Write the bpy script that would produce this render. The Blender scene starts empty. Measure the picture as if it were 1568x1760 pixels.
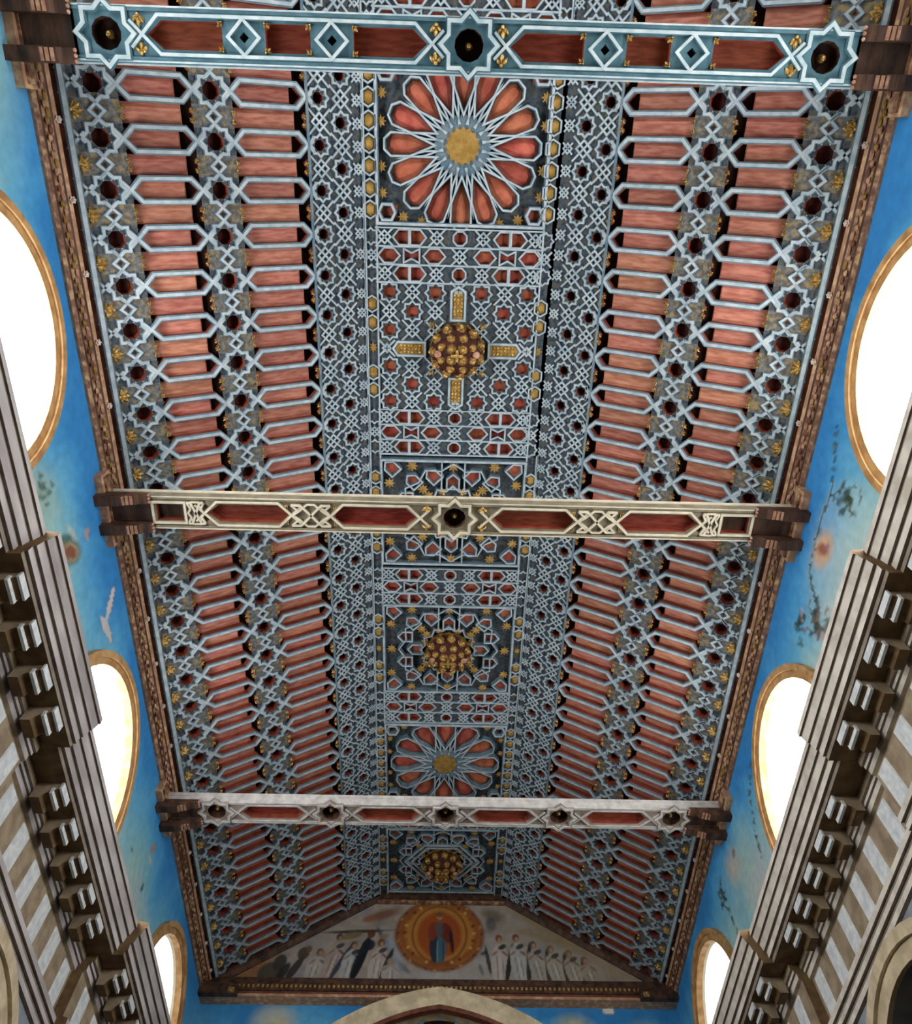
import bpy, math, random
from mathutils import Matrix, Vector
random.seed(7)
PI = math.pi
scene = bpy.context.scene
COL = scene.collection
ZC = 1.6                      # eye height; every height below is measured from the eye and lifted at the end

# ------------------------------------------------------------------ camera
F_PX, PITCH, YAW, ROLL, CAMX = 1279.4, 1.1243, 0.0412, -0.0141, -0.1596
cam = bpy.data.cameras.new('camera')
cam.sensor_fit = 'HORIZONTAL'
cam.sensor_width = 36.0
cam.lens = F_PX / 1568 * 36.0
cam.clip_end = 200
camo = bpy.data.objects.new('camera', cam)
COL.objects.link(camo)
fw = Vector((math.sin(YAW) * math.cos(PITCH), math.cos(YAW) * math.cos(PITCH), math.sin(PITCH)))
r0 = Vector((math.cos(YAW), -math.sin(YAW), 0))
u0 = r0.cross(fw)
rr = r0 * math.cos(ROLL) + u0 * math.sin(ROLL)
uu = -r0 * math.sin(ROLL) + u0 * math.cos(ROLL)
M = Matrix((rr, uu, -fw)).transposed().to_4x4()
M.translation = Vector((CAMX, 0, ZC))
camo.matrix_world = M
scene.camera = camo

# ------------------------------------------------------------------ world, exposure
world = bpy.data.worlds.new('world')
scene.world = world
world.use_nodes = True
bg = world.node_tree.nodes['Background']
bg.inputs[0].default_value = (0.86, 0.93, 1.0, 1)
bg.inputs[1].default_value = 1.0
vs = scene.view_settings
vs.view_transform = 'Standard'
vs.look = 'None'
vs.exposure = -0.06
vs.gamma = 1.0
vs.use_curve_mapping = False
scene.cycles.use_denoising = True
scene.cycles.max_bounces = 4
scene.cycles.diffuse_bounces = 3
scene.cycles.glossy_bounces = 1
scene.cycles.use_adaptive_sampling = True
scene.cycles.adaptive_threshold = 0.05
scene.cycles.sample_clamp_indirect = 8
PANE_LIGHT = {1: 21.0, 2: 21.0, 3: 13.0, 4: 13.0, 5: 1.8, 6: 1.6, 7: 21.0, 8: 21.0}

# ------------------------------------------------------------------ dimensions (metres)
W, W2, H1, H2 = 4.5, 1.377, 9.5, 11.41      # ceiling: foot of slope, crown half width, heights
WALL = 4.7                                   # upper wall plane
LOW = 4.42                                   # lower wall plane
YB, YE = -7.0, 15.18                         # back wall, end wall
BEAMS = (-1.03, 4.40, 9.90)
P = 0.5575                                   # repeat of the slope pattern
SL = math.hypot(W - W2, H2 - H1)
WIN_Y = (1.72, 7.28, 12.85)

# ------------------------------------------------------------------ materials
def hexc(h):
    h = h.lstrip('#')
    v = [int(h[i:i + 2], 16) / 255 for i in (0, 2, 4)]
    return tuple(c / 12.92 if c <= .04045 else ((c + .055) / 1.055) ** 2.4 for c in v) + (1,)

def mat(name, c1, c2=None, scale=6.0, rough=.65, metal=0.0, bump=0.0, bscale=40.0, rnd=0.0, stretch=(1, 1, 1), detail=2.5, c3=None, spec=.3, lo=.35, hi=.65):
    m = bpy.data.materials.new(name)
    m.use_nodes = True
    nt = m.node_tree
    b = nt.nodes['Principled BSDF']
    b.inputs['Roughness'].default_value = rough
    b.inputs['Metallic'].default_value = metal
    b.inputs['Specular IOR Level'].default_value = spec
    tc = nt.nodes.new('ShaderNodeTexCoord')
    mp = nt.nodes.new('ShaderNodeMapping')
    mp.inputs['Scale'].default_value = stretch
    oi = nt.nodes.new('ShaderNodeObjectInfo')
    ad = nt.nodes.new('ShaderNodeVectorMath')
    ad.operation = 'MULTIPLY_ADD'
    cx = nt.nodes.new('ShaderNodeCombineXYZ')
    for i in range(3):
        nt.links.new(oi.outputs['Random'], cx.inputs[i])
    ad.inputs[1].default_value = (37, 23, 51)
    nt.links.new(cx.outputs[0], ad.inputs[0])
    nt.links.new(tc.outputs['Object'], mp.inputs[0])
    nt.links.new(mp.outputs[0], ad.inputs[2])
    nz = nt.nodes.new('ShaderNodeTexNoise')
    nz.inputs['Scale'].default_value = scale
    nz.inputs['Detail'].default_value = detail
    nt.links.new(ad.outputs[0], nz.inputs['Vector'])
    ramp = nt.nodes.new('ShaderNodeValToRGB')
    ramp.color_ramp.elements[0].position = lo
    ramp.color_ramp.elements[1].position = hi
    ramp.color_ramp.elements[0].color = hexc(c1)
    ramp.color_ramp.elements[1].color = hexc(c2 or c1)
    if c3:
        e = ramp.color_ramp.elements.new((lo + hi) / 2)
        e.color = hexc(c3)
    nt.links.new(nz.outputs['Fac'], ramp.inputs[0])
    out = ramp.outputs[0]
    if rnd:
        hs = nt.nodes.new('ShaderNodeHueSaturation')
        mr = nt.nodes.new('ShaderNodeMapRange')
        mr.inputs['To Min'].default_value = 1 - rnd
        mr.inputs['To Max'].default_value = 1 + rnd
        nt.links.new(oi.outputs['Random'], mr.inputs[0])
        nt.links.new(mr.outputs[0], hs.inputs['Value'])
        mr2 = nt.nodes.new('ShaderNodeMapRange')
        mr2.inputs['To Min'].default_value = .492
        mr2.inputs['To Max'].default_value = .512
        ml = nt.nodes.new('ShaderNodeMath')
        ml.operation = 'MULTIPLY'
        ml.inputs[1].default_value = 7.31
        fr = nt.nodes.new('ShaderNodeMath')
        fr.operation = 'FRACT'
        nt.links.new(oi.outputs['Random'], ml.inputs[0])
        nt.links.new(ml.outputs[0], fr.inputs[0])
        nt.links.new(fr.outputs[0], mr2.inputs[0])
        nt.links.new(mr2.outputs[0], hs.inputs['Hue'])
        nt.links.new(out, hs.inputs['Color'])
        out = hs.outputs[0]
    nt.links.new(out, b.inputs['Base Color'])
    if bump:
        n2 = nt.nodes.new('ShaderNodeTexNoise')
        n2.inputs['Scale'].default_value = bscale
        n2.inputs['Detail'].default_value = 3
        nt.links.new(ad.outputs[0], n2.inputs['Vector'])
        bp = nt.nodes.new('ShaderNodeBump')
        bp.inputs['Strength'].default_value = bump
        bp.inputs['Distance'].default_value = .03
        nt.links.new(n2.outputs['Fac'], bp.inputs['Height'])
        nt.links.new(bp.outputs[0], b.inputs['Normal'])
    return m

MT = {
    'lace': mat('pale_blue_lacing', '#8d9ea7', '#adb8bd', 9, .6, rnd=.06),
    'lacedk': mat('blue_grey_edging', '#4f6c7d', '#6f7f86', 7, .7, rnd=.06),
    'ground': mat('painted_ground', '#27313b', '#55503f', 16, .7, c3='#3e4a55'),
    'groundgold': mat('gilded_ground', '#5b4a2c', '#8a7344', 18, .6, c3='#54606a'),
    'red': mat('red_board', '#965848', '#b67b68', 5, .7, rnd=.15, stretch=(1, 5, 1)),
    'redflat': mat('deep_red_board', '#8e4030', '#b1614c', 6, .7, rnd=.14),
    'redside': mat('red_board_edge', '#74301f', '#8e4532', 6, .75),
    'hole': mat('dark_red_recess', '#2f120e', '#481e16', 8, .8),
    'gold': mat('gilding', '#8f6a2e', '#e0bf78', 30, .38, .75, bump=.5, bscale=60, spec=.5),
    'goldcone': mat('dark_gilding', '#5d3f1c', '#b98f4c', 26, .42, .6, bump=.6, bscale=40, spec=.5),
    'goldflat': mat('old_gold_paint', '#8b6b2f', '#a5854a', 12, .55, .25),
    'pinkgold': mat('rose_gilding', '#9c6c58', '#c79c86', 14, .5, .25),
    'wood': mat('dark_carved_wood', '#31201a', '#5b4030', 7, .6, bump=.5, bscale=18, stretch=(1, .4, 1)),
    'frieze': mat('brown_painted_frieze', '#5a3f30', '#b3936f', 10, .65, c3='#7d5a46', bump=.6, bscale=25, detail=6),
    'friezelt': mat('tan_moulding', '#9a7a58', '#c4a57e', 9, .6, c3='#ab7f66', bump=.3, bscale=25),
    'friezered': mat('russet_moulding', '#5e3528', '#7d4d3a', 8, .65),
    'stud': mat('pale_rosette_stud', '#b49c90', '#d6c6bb', 14, .55),
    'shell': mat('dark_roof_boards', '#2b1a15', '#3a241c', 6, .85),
    'beamblue': mat('beam_teal', '#3f6473', '#5a7f8c', 6, .65),
    'beamlace': mat('beam_pale_lacing', '#a4bcc4', '#c9d5d8', 8, .55),
    'beamolive': mat('beam_olive', '#6d6656', '#8a826e', 6, .65),
    'beamcream': mat('beam_cream_lacing', '#bdb5a0', '#d3cdb9', 8, .55),
    'beamgrey': mat('beam_grey', '#7a6f66', '#94897f', 6, .65),
    'beamwhite': mat('beam_white_lacing', '#a5a2a0', '#c4c1be', 8, .55),
    'beamred': mat('beam_panel_red', '#6e2a1c', '#8d4430', 5, .7, rnd=.08, stretch=(1, 5, 1)),
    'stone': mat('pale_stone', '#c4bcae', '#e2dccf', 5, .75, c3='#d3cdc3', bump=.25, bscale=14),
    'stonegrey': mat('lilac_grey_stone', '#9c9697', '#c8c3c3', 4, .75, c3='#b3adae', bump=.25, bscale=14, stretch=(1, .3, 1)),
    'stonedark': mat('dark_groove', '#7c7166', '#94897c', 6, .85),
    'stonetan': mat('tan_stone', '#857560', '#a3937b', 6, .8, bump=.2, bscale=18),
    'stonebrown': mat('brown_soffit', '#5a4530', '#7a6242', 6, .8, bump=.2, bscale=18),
    'white': mat('white_marble_panel', '#c4cbce', '#dfe4e5', 12, .6, bump=.1, bscale=30),
    'arch': mat('cream_arch_stone', '#b9a98a', '#dccdae', 5, .8, bump=.3, bscale=10),
    'winframe': mat('ochre_window_moulding', '#9a7347', '#c19a68', 6, .65, bump=.15, bscale=20),
    'reveal': mat('cream_reveal', '#cfc3a4', '#e6dcc4', 4, .8),
    'aisle': mat('aisle_brown', '#7a5f3f', '#a07c52', 3, .8),
    'spandrel': mat('spandrel_grey_blue', '#6f7d90', '#9aa0a6', 2, .8),
    'floor': mat('pale_floor_stone', '#7d7263', '#958a79', 2, .5),
    'plaster': mat('pale_plaster', '#a39b8d', '#b9b1a2', 2, .85),
}

def emit_mat(name, strength, tint=(1.0, 0.98, 0.96, 1)):
    m = bpy.data.materials.new(name)
    m.use_nodes = True
    nt = m.node_tree
    nt.nodes.clear()
    e = nt.nodes.new('ShaderNodeEmission')
    e.inputs[0].default_value = tint
    e.inputs[1].default_value = strength
    o = nt.nodes.new('ShaderNodeOutputMaterial')
    nt.links.new(e.outputs[0], o.inputs[0])
    return m

def painted_mat(name, kind):
    """a painted surface: a node-made ground, over it the motifs held in the 'paint' colour layer (alpha = where)"""
    m = bpy.data.materials.new(name)
    m.use_nodes = True
    nt = m.node_tree
    b = nt.nodes['Principled BSDF']
    b.inputs['Roughness'].default_value = .8
    b.inputs['Specular IOR Level'].default_value = .2
    L = nt.links.new
    geo = nt.nodes.new('ShaderNodeNewGeometry')
    def noise(scale, stretch=(1, 1, 1), det=5):
        mp = nt.nodes.new('ShaderNodeMapping')
        mp.inputs['Scale'].default_value = stretch
        L(geo.outputs['Position'], mp.inputs[0])
        n = nt.nodes.new('ShaderNodeTexNoise')
        n.inputs['Scale'].default_value = scale
        n.inputs['Detail'].default_value = det
        L(mp.outputs[0], n.inputs['Vector'])
        return n.outputs['Fac']
    def ramp(fac, stops):
        r = nt.nodes.new('ShaderNodeValToRGB')
        els = r.color_ramp.elements
        els[0].position, els[1].position = stops[0][0], stops[-1][0]
        els[0].color, els[1].color = hexc(stops[0][1]), hexc(stops[-1][1])
        for p, c in stops[1:-1]:
            els.new(p).color = hexc(c)
        L(fac, r.inputs[0])
        return r.outputs[0]
    if kind == 'sky':
        sep = nt.nodes.new('ShaderNodeSeparateXYZ')
        L(geo.outputs['Position'], sep.inputs[0])
        mr = nt.nodes.new('ShaderNodeMapRange')
        mr.inputs['From Min'].default_value = ZC + 6.7
        mr.inputs['From Max'].default_value = ZC + 9.0
        L(sep.outputs['Z'], mr.inputs[0])
        add = nt.nodes.new('ShaderNodeMath')
        add.operation = 'MULTIPLY_ADD'
        add.inputs[1].default_value = 0.9
        L(noise(.9, (1, 1, .6)), add.inputs[0])
        sub = nt.nodes.new('ShaderNodeMath')
        sub.operation = 'SUBTRACT'
        sub.inputs[1].default_value = .45
        L(mr.outputs[0], sub.inputs[0])
        L(sub.outputs[0], add.inputs[2])
        base = ramp(add.outputs[0], [(.22, '#bcc5c0'), (.45, '#93c0c6'), (.66, '#65abcd'), (.86, '#4796cb'), (1.0, '#327fbe')])
    else:
        base = ramp(noise(1.6, (1, 1, 1.6)), [(.3, '#8b8177'), (.5, '#a59b90'), (.7, '#8d8b90')])
    at = nt.nodes.new('ShaderNodeAttribute')
    at.attribute_name = 'paint'
    mix = nt.nodes.new('ShaderNodeMix')
    mix.data_type = 'RGBA'
    L(at.outputs['Alpha'], mix.inputs['Factor'])
    L(base, mix.inputs['A'])
    L(at.outputs['Color'], mix.inputs['B'])
    hs = nt.nodes.new('ShaderNodeHueSaturation')
    mr3 = nt.nodes.new('ShaderNodeMapRange')
    mr3.inputs['To Min'].default_value = .72
    mr3.inputs['To Max'].default_value = 1.22
    L(noise(7), mr3.inputs[0])
    L(mr3.outputs[0], hs.inputs['Value'])
    L(mix.outputs['Result'], hs.inputs['Color'])
    L(hs.outputs[0], b.inputs['Base Color'])
    return m

MT['sky'] = painted_mat('painted_sky', 'sky')
MT['gable'] = painted_mat('painted_gable', 'gable')

# ------------------------------------------------------------------ mesh builder
class MB:
    def __init__(self):
        self.v, self.f, self.m, self.slots = [], [], [], []
    def slot(self, k):
        if k not in self.slots:
            self.slots.append(k)
        return self.slots.index(k)
    def add(self, vs_, fs, k):
        o = len(self.v)
        s = self.slot(k)
        self.v += [tuple(p) for p in vs_]
        for f in fs:
            self.f.append([i + o for i in f])
            self.m.append(s)
        return self
    def box(self, x0, x1, y0, y1, z0, z1, k):
        v = [(x, y, z) for x in (x0, x1) for y in (y0, y1) for z in (z0, z1)]
        return self.add(v, [(0, 1, 3, 2), (4, 6, 7, 5), (0, 4, 5, 1), (2, 3, 7, 6), (0, 2, 6, 4), (1, 5, 7, 3)], k)
    def prism(self, poly, z0, z1, k, side=None, top=True):
        """polygon in xy, from back z0 to room side z1 (lower)"""
        n = len(poly)
        v = [(x, y, z0) for x, y in poly] + [(x, y, z1) for x, y in poly]
        if top:
            self.add(v, [list(range(n, 2 * n))], k)
        return self.add(v, [(i, (i + 1) % n, n + (i + 1) % n, n + i) for i in range(n)], side or k)
    def plate(self, poly, z, k):
        return self.add([(x, y, z) for x, y in poly], [list(range(len(poly)))], k)
    def strip(self, pts, w, z0, z1, k, closed=False, side=None):
        n = len(pts)
        L, R = [], []
        h = w / 2
        for i in range(n):
            a = pts[i - 1] if (closed or i > 0) else None
            b = pts[i]
            c = pts[(i + 1) % n] if (closed or i < n - 1) else None
            def nrm(p, q):
                dx, dy = q[0] - p[0], q[1] - p[1]
                l = math.hypot(dx, dy) or 1e-9
                return (-dy / l, dx / l)
            if a is None:
                nx, ny = nrm(b, c); s = 1
            elif c is None:
                nx, ny = nrm(a, b); s = 1
            else:
                n1, n2 = nrm(a, b), nrm(b, c)
                nx, ny = n1[0] + n2[0], n1[1] + n2[1]
                l = math.hypot(nx, ny) or 1e-9
                nx, ny = nx / l, ny / l
                s = 1 / max(.35, nx * n1[0] + ny * n1[1])
            L.append((b[0] + nx * h * s, b[1] + ny * h * s))
            R.append((b[0] - nx * h * s, b[1] - ny * h * s))
        m = n if closed else n - 1
        v = [(x, y, z0) for x, y in L] + [(x, y, z0) for x, y in R] + [(x, y, z1) for x, y in L] + [(x, y, z1) for x, y in R]
        top = [(2 * n + i, 2 * n + (i + 1) % n, 3 * n + (i + 1) % n, 3 * n + i) for i in range(m)]
        sd = []
        for i in range(m):
            j = (i + 1) % n
            sd += [(i, j, 2 * n + j, 2 * n + i), (n + i, 3 * n + i, 3 * n + j, n + j)]
        if not closed:
            sd += [(0, 2 * n, 3 * n, n), (n - 1, 2 * n - 1, 4 * n - 1, 3 * n - 1)]
        self.add(v, top, k)
        return self.add(v, sd, side or k)
    def lace(self, pts, closed=False, w=.05, wb=.085, z0=0.0, zb=-.028, zt=-.042, k='lace', kb='lacedk'):
        """two-tier strip: a wide coloured bar with a pale band on its face"""
        self.strip(pts, wb, z0, zb, kb, closed)
        return self.strip(pts, w, zb, zt, k, closed)
    def pierced(self, x0, x1, y0, y1, hole, z, zd, k, wallk, botk, bot=True):
        """flat plate with a hole (convex about its centre), walls of the recess and its bottom"""
        cx = sum(p[0] for p in hole) / len(hole)
        cy = sum(p[1] for p in hole) / len(hole)
        cor = [(x0, y0), (x1, y0), (x1, y1), (x0, y1)]
        def out(px, py):
            dx, dy = px - cx, py - cy
            t = 1e9
            if dx > 1e-9: t = min(t, (x1 - cx) / dx)
            if dx < -1e-9: t = min(t, (x0 - cx) / dx)
            if dy > 1e-9: t = min(t, (y1 - cy) / dy)
            if dy < -1e-9: t = min(t, (y0 - cy) / dy)
            return (cx + dx * t, cy + dy * t)
        n = len(hole)
        hs = sorted(hole, key=lambda p: math.atan2(p[1] - cy, p[0] - cx))
        for i in range(n):
            a, b = hs[i], hs[(i + 1) % n]
            A, B = out(*a), out(*b)
            ta, tb = math.atan2(a[1] - cy, a[0] - cx), math.atan2(b[1] - cy, b[0] - cx)
            if tb <= ta: tb += 2 * PI
            mid = []
            for c in cor:
                tcn = math.atan2(c[1] - cy, c[0] - cx)
                while tcn < ta: tcn += 2 * PI
                if ta + 1e-6 < tcn < tb - 1e-6:
                    mid.append((tcn, c))
            poly = [a, A] + [c for _, c in sorted(mid)] + [B, b]
            self.plate(poly, z, k)
        if botk and bot:
            self.plate(hs, zd, botk)
        v = [(x, y, z) for x, y in hs] + [(x, y, zd) for x, y in hs]
        return self.add(v, [(i, (i + 1) % n, n + (i + 1) % n, n + i) for i in range(n)], wallk)
    def dome(self, cx, cy, z, r, h, k, seg=12, rings=3):
        """bulge towards the room (-z)"""
        v, f = [], []
        for j in range(rings):
            a = j / rings * PI / 2
            for i in range(seg):
                t = 2 * PI * i / seg
                v.append((cx + r * math.cos(a) * math.cos(t), cy + r * math.cos(a) * math.sin(t), z - h * math.sin(a)))
        v.append((cx, cy, z - h))
        for j in range(rings - 1):
            for i in range(seg):
                f.append((j * seg + i, j * seg + (i + 1) % seg, (j + 1) * seg + (i + 1) % seg, (j + 1) * seg + i))
        for i in range(seg):
            f.append(((rings - 1) * seg + i, (rings - 1) * seg + (i + 1) % seg, rings * seg))
        return self.add(v, f, k)
    def mesh(self, name, smooth=False):
        me = bpy.data.meshes.new(name)
        me.from_pydata(self.v, [], self.f)
        for k in self.slots:
            me.materials.append(MT[k] if isinstance(k, str) else k)
        me.polygons.foreach_set('material_index', self.m)
        if smooth:
            me.polygons.foreach_set('use_smooth', [True] * len(self.f))
        me.update()
        return me

def link(name, data, parent=None, loc=(0, 0, 0), rz=0.0, sc=None):
    o = bpy.data.objects.new(name, data)
    COL.objects.link(o)
    if parent is not None:
        o.parent = parent
    o.location = loc
    if rz:
        o.rotation_euler = (0, 0, rz)
    if sc:
        o.scale = sc
    return o

def tag(o, label=None, cat=None, group=None, kind=None):
    if label: o['label'] = label
    if cat: o['category'] = cat
    if group: o['group'] = group
    if kind: o['kind'] = kind
    return o

def ngon(r, n, rot=0.0, sx=1.0, sy=1.0, cx=0.0, cy=0.0):
    return [(cx + sx * r * math.cos(rot + 2 * PI * i / n), cy + sy * r * math.sin(rot + 2 * PI * i / n)) for i in range(n)]

def starpts(R, n=8, ratio=.765, rot=0.0, cx=0.0, cy=0.0):
    out = []
    for i in range(2 * n):
        r = R if i % 2 == 0 else R * ratio
        a = rot + PI * i / n
        out.append((cx + r * math.cos(a), cy + r * math.sin(a)))
    return out

def hexpts(x0, x1, h, tip):
    return [(x0, 0), (x0 + tip, h), (x1 - tip, h), (x1, 0), (x1 - tip, -h), (x0 + tip, -h)]

def ridge_panel(poly_half_w, x0, x1, k='red', z=.13, rise=.022, pointed=False):
    """board lying in a coffer: flat face with chamfered long edges"""
    mb = MB()
    h = poly_half_w
    i = h * .55
    if pointed:
        t = h
        o = [(x0, 0), (x0 + t, h), (x1 - t, h), (x1, 0), (x1 - t, -h), (x0 + t, -h)]
        q = [(x0 + .03, 0), (x0 + t + .015, i), (x1 - t - .015, i), (x1 - .03, 0), (x1 - t - .015, -i), (x0 + t + .015, -i)]
    else:
        o = [(x0, h), (x1, h), (x1, -h), (x0, -h)]
        q = [(x0 + .02, i), (x1 - .02, i), (x1 - .02, -i), (x0 + .02, -i)]
    n = len(o)
    v = [(x, y, z) for x, y in o] + [(x, y, z - rise) for x, y in q]
    mb.add(v, [tuple(range(n, 2 * n))] + [(a, (a + 1) % n, n + (a + 1) % n, n + a) for a in range(n)], k)
    return mb

# ------------------------------------------------------------------ the room shell
def grid_wall(name, axis_pt, us, zs, inside, k, motifs=None, flip=False):
    """vertical wall as a fine grid; cells for which inside(u, z) is true are left open; motifs go into the paint layer"""
    nu, nz = len(us), len(zs)
    v = [axis_pt(u, z) for u in us for z in zs]
    f = []
    for i in range(nu - 1):
        for j in range(nz - 1):
            if inside and inside((us[i] + us[i + 1]) / 2, (zs[j] + zs[j + 1]) / 2):
                continue
            a = i * nz + j
            f.append((a, a + nz, a + nz + 1, a + 1))
    me = bpy.data.meshes.new(name)
    me.from_pydata(v, [], f)
    me.materials.append(MT[k])
    att = me.color_attributes.new('paint', 'FLOAT_COLOR', 'POINT')
    buf = [0.0] * (4 * len(v))
    if motifs is not None:
        n = 0
        for u in us:
            for z in zs:
                c = motifs(u, z)
                if c:
                    buf[4 * n:4 * n + 4] = c
                n += 1
    att.data.foreach_set('color', buf)
    me.update()
    return me

def lin(a, b, step):
    n = max(1, round((b - a) / step))
    return [a + (b - a) * i / n for i in range(n + 1)]

def painter(shapes):
    """shapes: (u, z, ru, rz, angle, colour, alpha, soft) ellipses, later ones on top"""
    pre = []
    for (u, z, a, b, ang, col, al, soft) in shapes:
        pre.append((u, z, a, b, math.cos(ang), math.sin(ang), hexc(col), al, soft, max(a, b) * 1.05))
    def fn(u, z):
        c, A = (0, 0, 0), 0.0
        for (su, sz, a, b, ca, sa, col, al, soft, rm) in pre:
            du, dz = u - su, z - sz
            if abs(du) > rm or abs(dz) > rm:
                continue
            x, y = (du * ca + dz * sa) / a, (-du * sa + dz * ca) / b
            d = math.sqrt(x * x + y * y)
            if d < 1:
                t = al * min(1.0, (1 - d) / soft) if soft > 0 else al
                na = t + A * (1 - t)
                c = tuple((col[i] * t + c[i] * A * (1 - t)) / na for i in range(3))
                A = na
        return (c[0], c[1], c[2], A) if A > 0 else None
    return fn

def garland(pts, col, n, size, jit, rng):
    out = []
    for i in range(len(pts) - 1):
        (a, b), (c, d) = pts[i], pts[i + 1]
        for j in range(n):
            t = (j + rng.random() * .6) / n
            out.append((a + (c - a) * t + rng.uniform(-jit, jit), b + (d - b) * t + rng.uniform(-jit, jit), size * rng.uniform(.7, 1.4), size * .55, rng.uniform(0, 3.1), rng.choice(col), .85, .35))
    return out

def bouquet(u, z, r, n, col, rng):
    return [(u + rng.gauss(0, r * .5), z + rng.gauss(0, r * .5), rng.uniform(.05, .11), rng.uniform(.025, .05), rng.uniform(0, 3.1), rng.choice(col), .8, .4) for _ in range(n)]

rng = random.Random(3)
GREEN = ['#27382b', '#3b4a35', '#1f3030', '#54604a']
MIX = GREEN + ['#7c5f58', '#a48d86', '#39485a']
right_shapes = [
    (4.4, 7.9, 1.2, .9, 0, '#c3cfc8', .6, 1.0), (5.2, 7.5, .9, .6, 0, '#cdd2ce', .7, 1.0), (10.0, 8.1, 1.3, .8, 0, '#a9c0ac', .6, 1.0),
    (10.3, 8.4, .5, .35, .5, '#c9b295', .7, .9), (9.6, 7.7, .9, .5, 0, '#b9b3b4', .6, 1.0), (-1.0, 8.2, 1.0, .8, 0, '#8fb9b4', .5, 1.0),
    (4.4, 8.33, .36, .26, .4, '#d3a878', .85, .5), (4.4, 8.34, .17, .1, 1.2, '#8f5540', .9, .4), (4.32, 8.25, .09, .06, .3, '#9a6f86', .9, .4),
    (10.1, 8.5, .12, .08, 0, '#7d5a3c', .8, .5), (5.3, 7.75, .35, .12, 1.0, '#a8897e', .7, .6)]
right_shapes += garland([(2.9, 8.75), (3.24, 8.62), (3.7, 8.49), (4.04, 8.52), (4.4, 8.57), (4.79, 8.49), (5.0, 8.31), (5.1, 8.15)], GREEN, 11, .045, .03, rng)
right_shapes += bouquet(3.6, 8.12, .22, 34, GREEN, rng) + bouquet(5.25, 8.05, .22, 40, MIX, rng) + bouquet(5.55, 8.35, .16, 18, MIX, rng) + bouquet(5.05, 7.65, .16, 18, MIX, rng)
right_shapes += garland([(8.3, 8.72), (8.77, 8.53), (9.0, 8.25), (9.18, 8.0), (9.3, 7.7)], GREEN, 7, .05, .04, rng)
right_shapes += bouquet(11.1, 8.5, .2, 26, GREEN, rng) + garland([(11.1, 8.4), (11.05, 7.9), (11.2, 7.6)], GREEN, 8, .06, .05, rng)
left_shapes = [
    (4.4, 7.7, 1.0, .8, 0, '#8fb9ac', .6, 1.0), (5.3, 7.4, .9, .5, 0, '#b7c2bd', .7, 1.0), (3.6, 7.7, .5, .5, 0, '#8e9c86', .6, 1.0), (-.9, 8.5, 1.4, .7, 0, '#93b3a0', .7, 1.0),
    (-1.2, 8.6, .5, .25, 0, '#a9a06a', .6, 1.0), (9.9, 8.0, .9, .6, 0, '#8fb8ae', .6, 1.0), (10.4, 7.7, .8, .45, 0, '#aeb6b8', .6, 1.0),
    (4.5, 8.02, .33, .2, 1.0, '#55604c', .9, .35), (4.5, 8.02, .25, .14, 1.0, '#a99a78', .9, .3), (4.5, 8.02, .19, .1, 1.0, '#7d4b3c', .95, .3),
    (4.28, 7.95, .3, .07, 1.3, '#3d5a50', .8, .5), (4.3, 8.15, .22, .06, .5, '#b6bdb6', .8, .5), (4.7, 7.75, .25, .06, 1.4, '#c3ccc8', .7, .5),
    (4.52, 8.47, .1, .03, .3, '#c19a80', .9, .4), (4.47, 8.5, .05, .09, .3, '#b88d72', .9, .4),
    (5.68, 8.72, .26, .085, -.9, '#c9c3bf', .95, .15), (5.92, 8.48, .27, .085, .35, '#c4bfbd', .95, .15), (6.1, 8.52, .14, .06, .2, '#b9b6b6', .9, .2),
    (10.2, 8.5, .16, .1, .8, '#a07a5c', .8, .5), (10.28, 8.35, .14, .05, .2, '#c8b58a', .8, .5), (9.5, 7.9, .07, .05, 0, '#274f74', .9, .4), (10.4, 7.95, .06, .09, 0, '#1d4a5c', .9, .4)]
left_shapes += bouquet(3.55, 7.75, .2, 14, ['#3f5a55', '#5a6e62'], rng)

def in_window(y, z):
    for c in WIN_Y + (WIN_Y[0] - 5.5,):
        if abs(y - c) < 1.40 and (z < 7.32 or (y - c) ** 2 + (z - 7.32) ** 2 < 1.40 ** 2):
            return True
    return False

for s, nm, shp in ((-1, 'wall_left', left_shapes), (1, 'wall_right', right_shapes)):
    me = grid_wall(nm, lambda u, z, s=s: (s * WALL, u, z), lin(YB, YE + .1, .05), lin(6.1, 9.45, .05), in_window, 'sky', painter(shp))
    tag(link(nm, me), 'clerestory wall painted as blue sky with clouds, ' + ('ribbon and oval frame' if s < 0 else 'garlands and bouquets'), kind='structure')

mb = MB()
mb.box(-8.3, 8.3, YB - .3, 20.3, -1.9, -1.6, 'floor')
tag(link('floor', mb.mesh('floor')), 'pale stone church floor', kind='structure')
mb = MB()
mb.box(-8.3, 8.3, YB - .3, YB, -1.6, 12.2, 'plaster')
tag(link('wall_back', mb.mesh('wall_back')), 'pale plaster wall behind the viewer', kind='structure')
# roof boards over everything (dark backs of the lattice ceiling)
mb = MB()
prof = [(-4.95, 9.42), (-W, 9.72), (-W2, H2 + .24), (W2, H2 + .24), (W, 9.72), (4.95, 9.42)]
for a, b in zip(prof, prof[1:]):
    v = []
    for (x, z) in (a, b):
        for dz in (0, .06):
            v += [(x, YB - .3, z + dz), (x, YE + .3, z + dz)]
    mb.add(v, [(0, 1, 5, 4), (2, 6, 7, 3), (0, 4, 6, 2), (1, 3, 7, 5), (0, 2, 3, 1), (4, 5, 7, 6)], 'shell')
tag(link('ceiling', mb.mesh('ceiling')), 'dark boards of the roof above the lattice', kind='structure')

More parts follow.
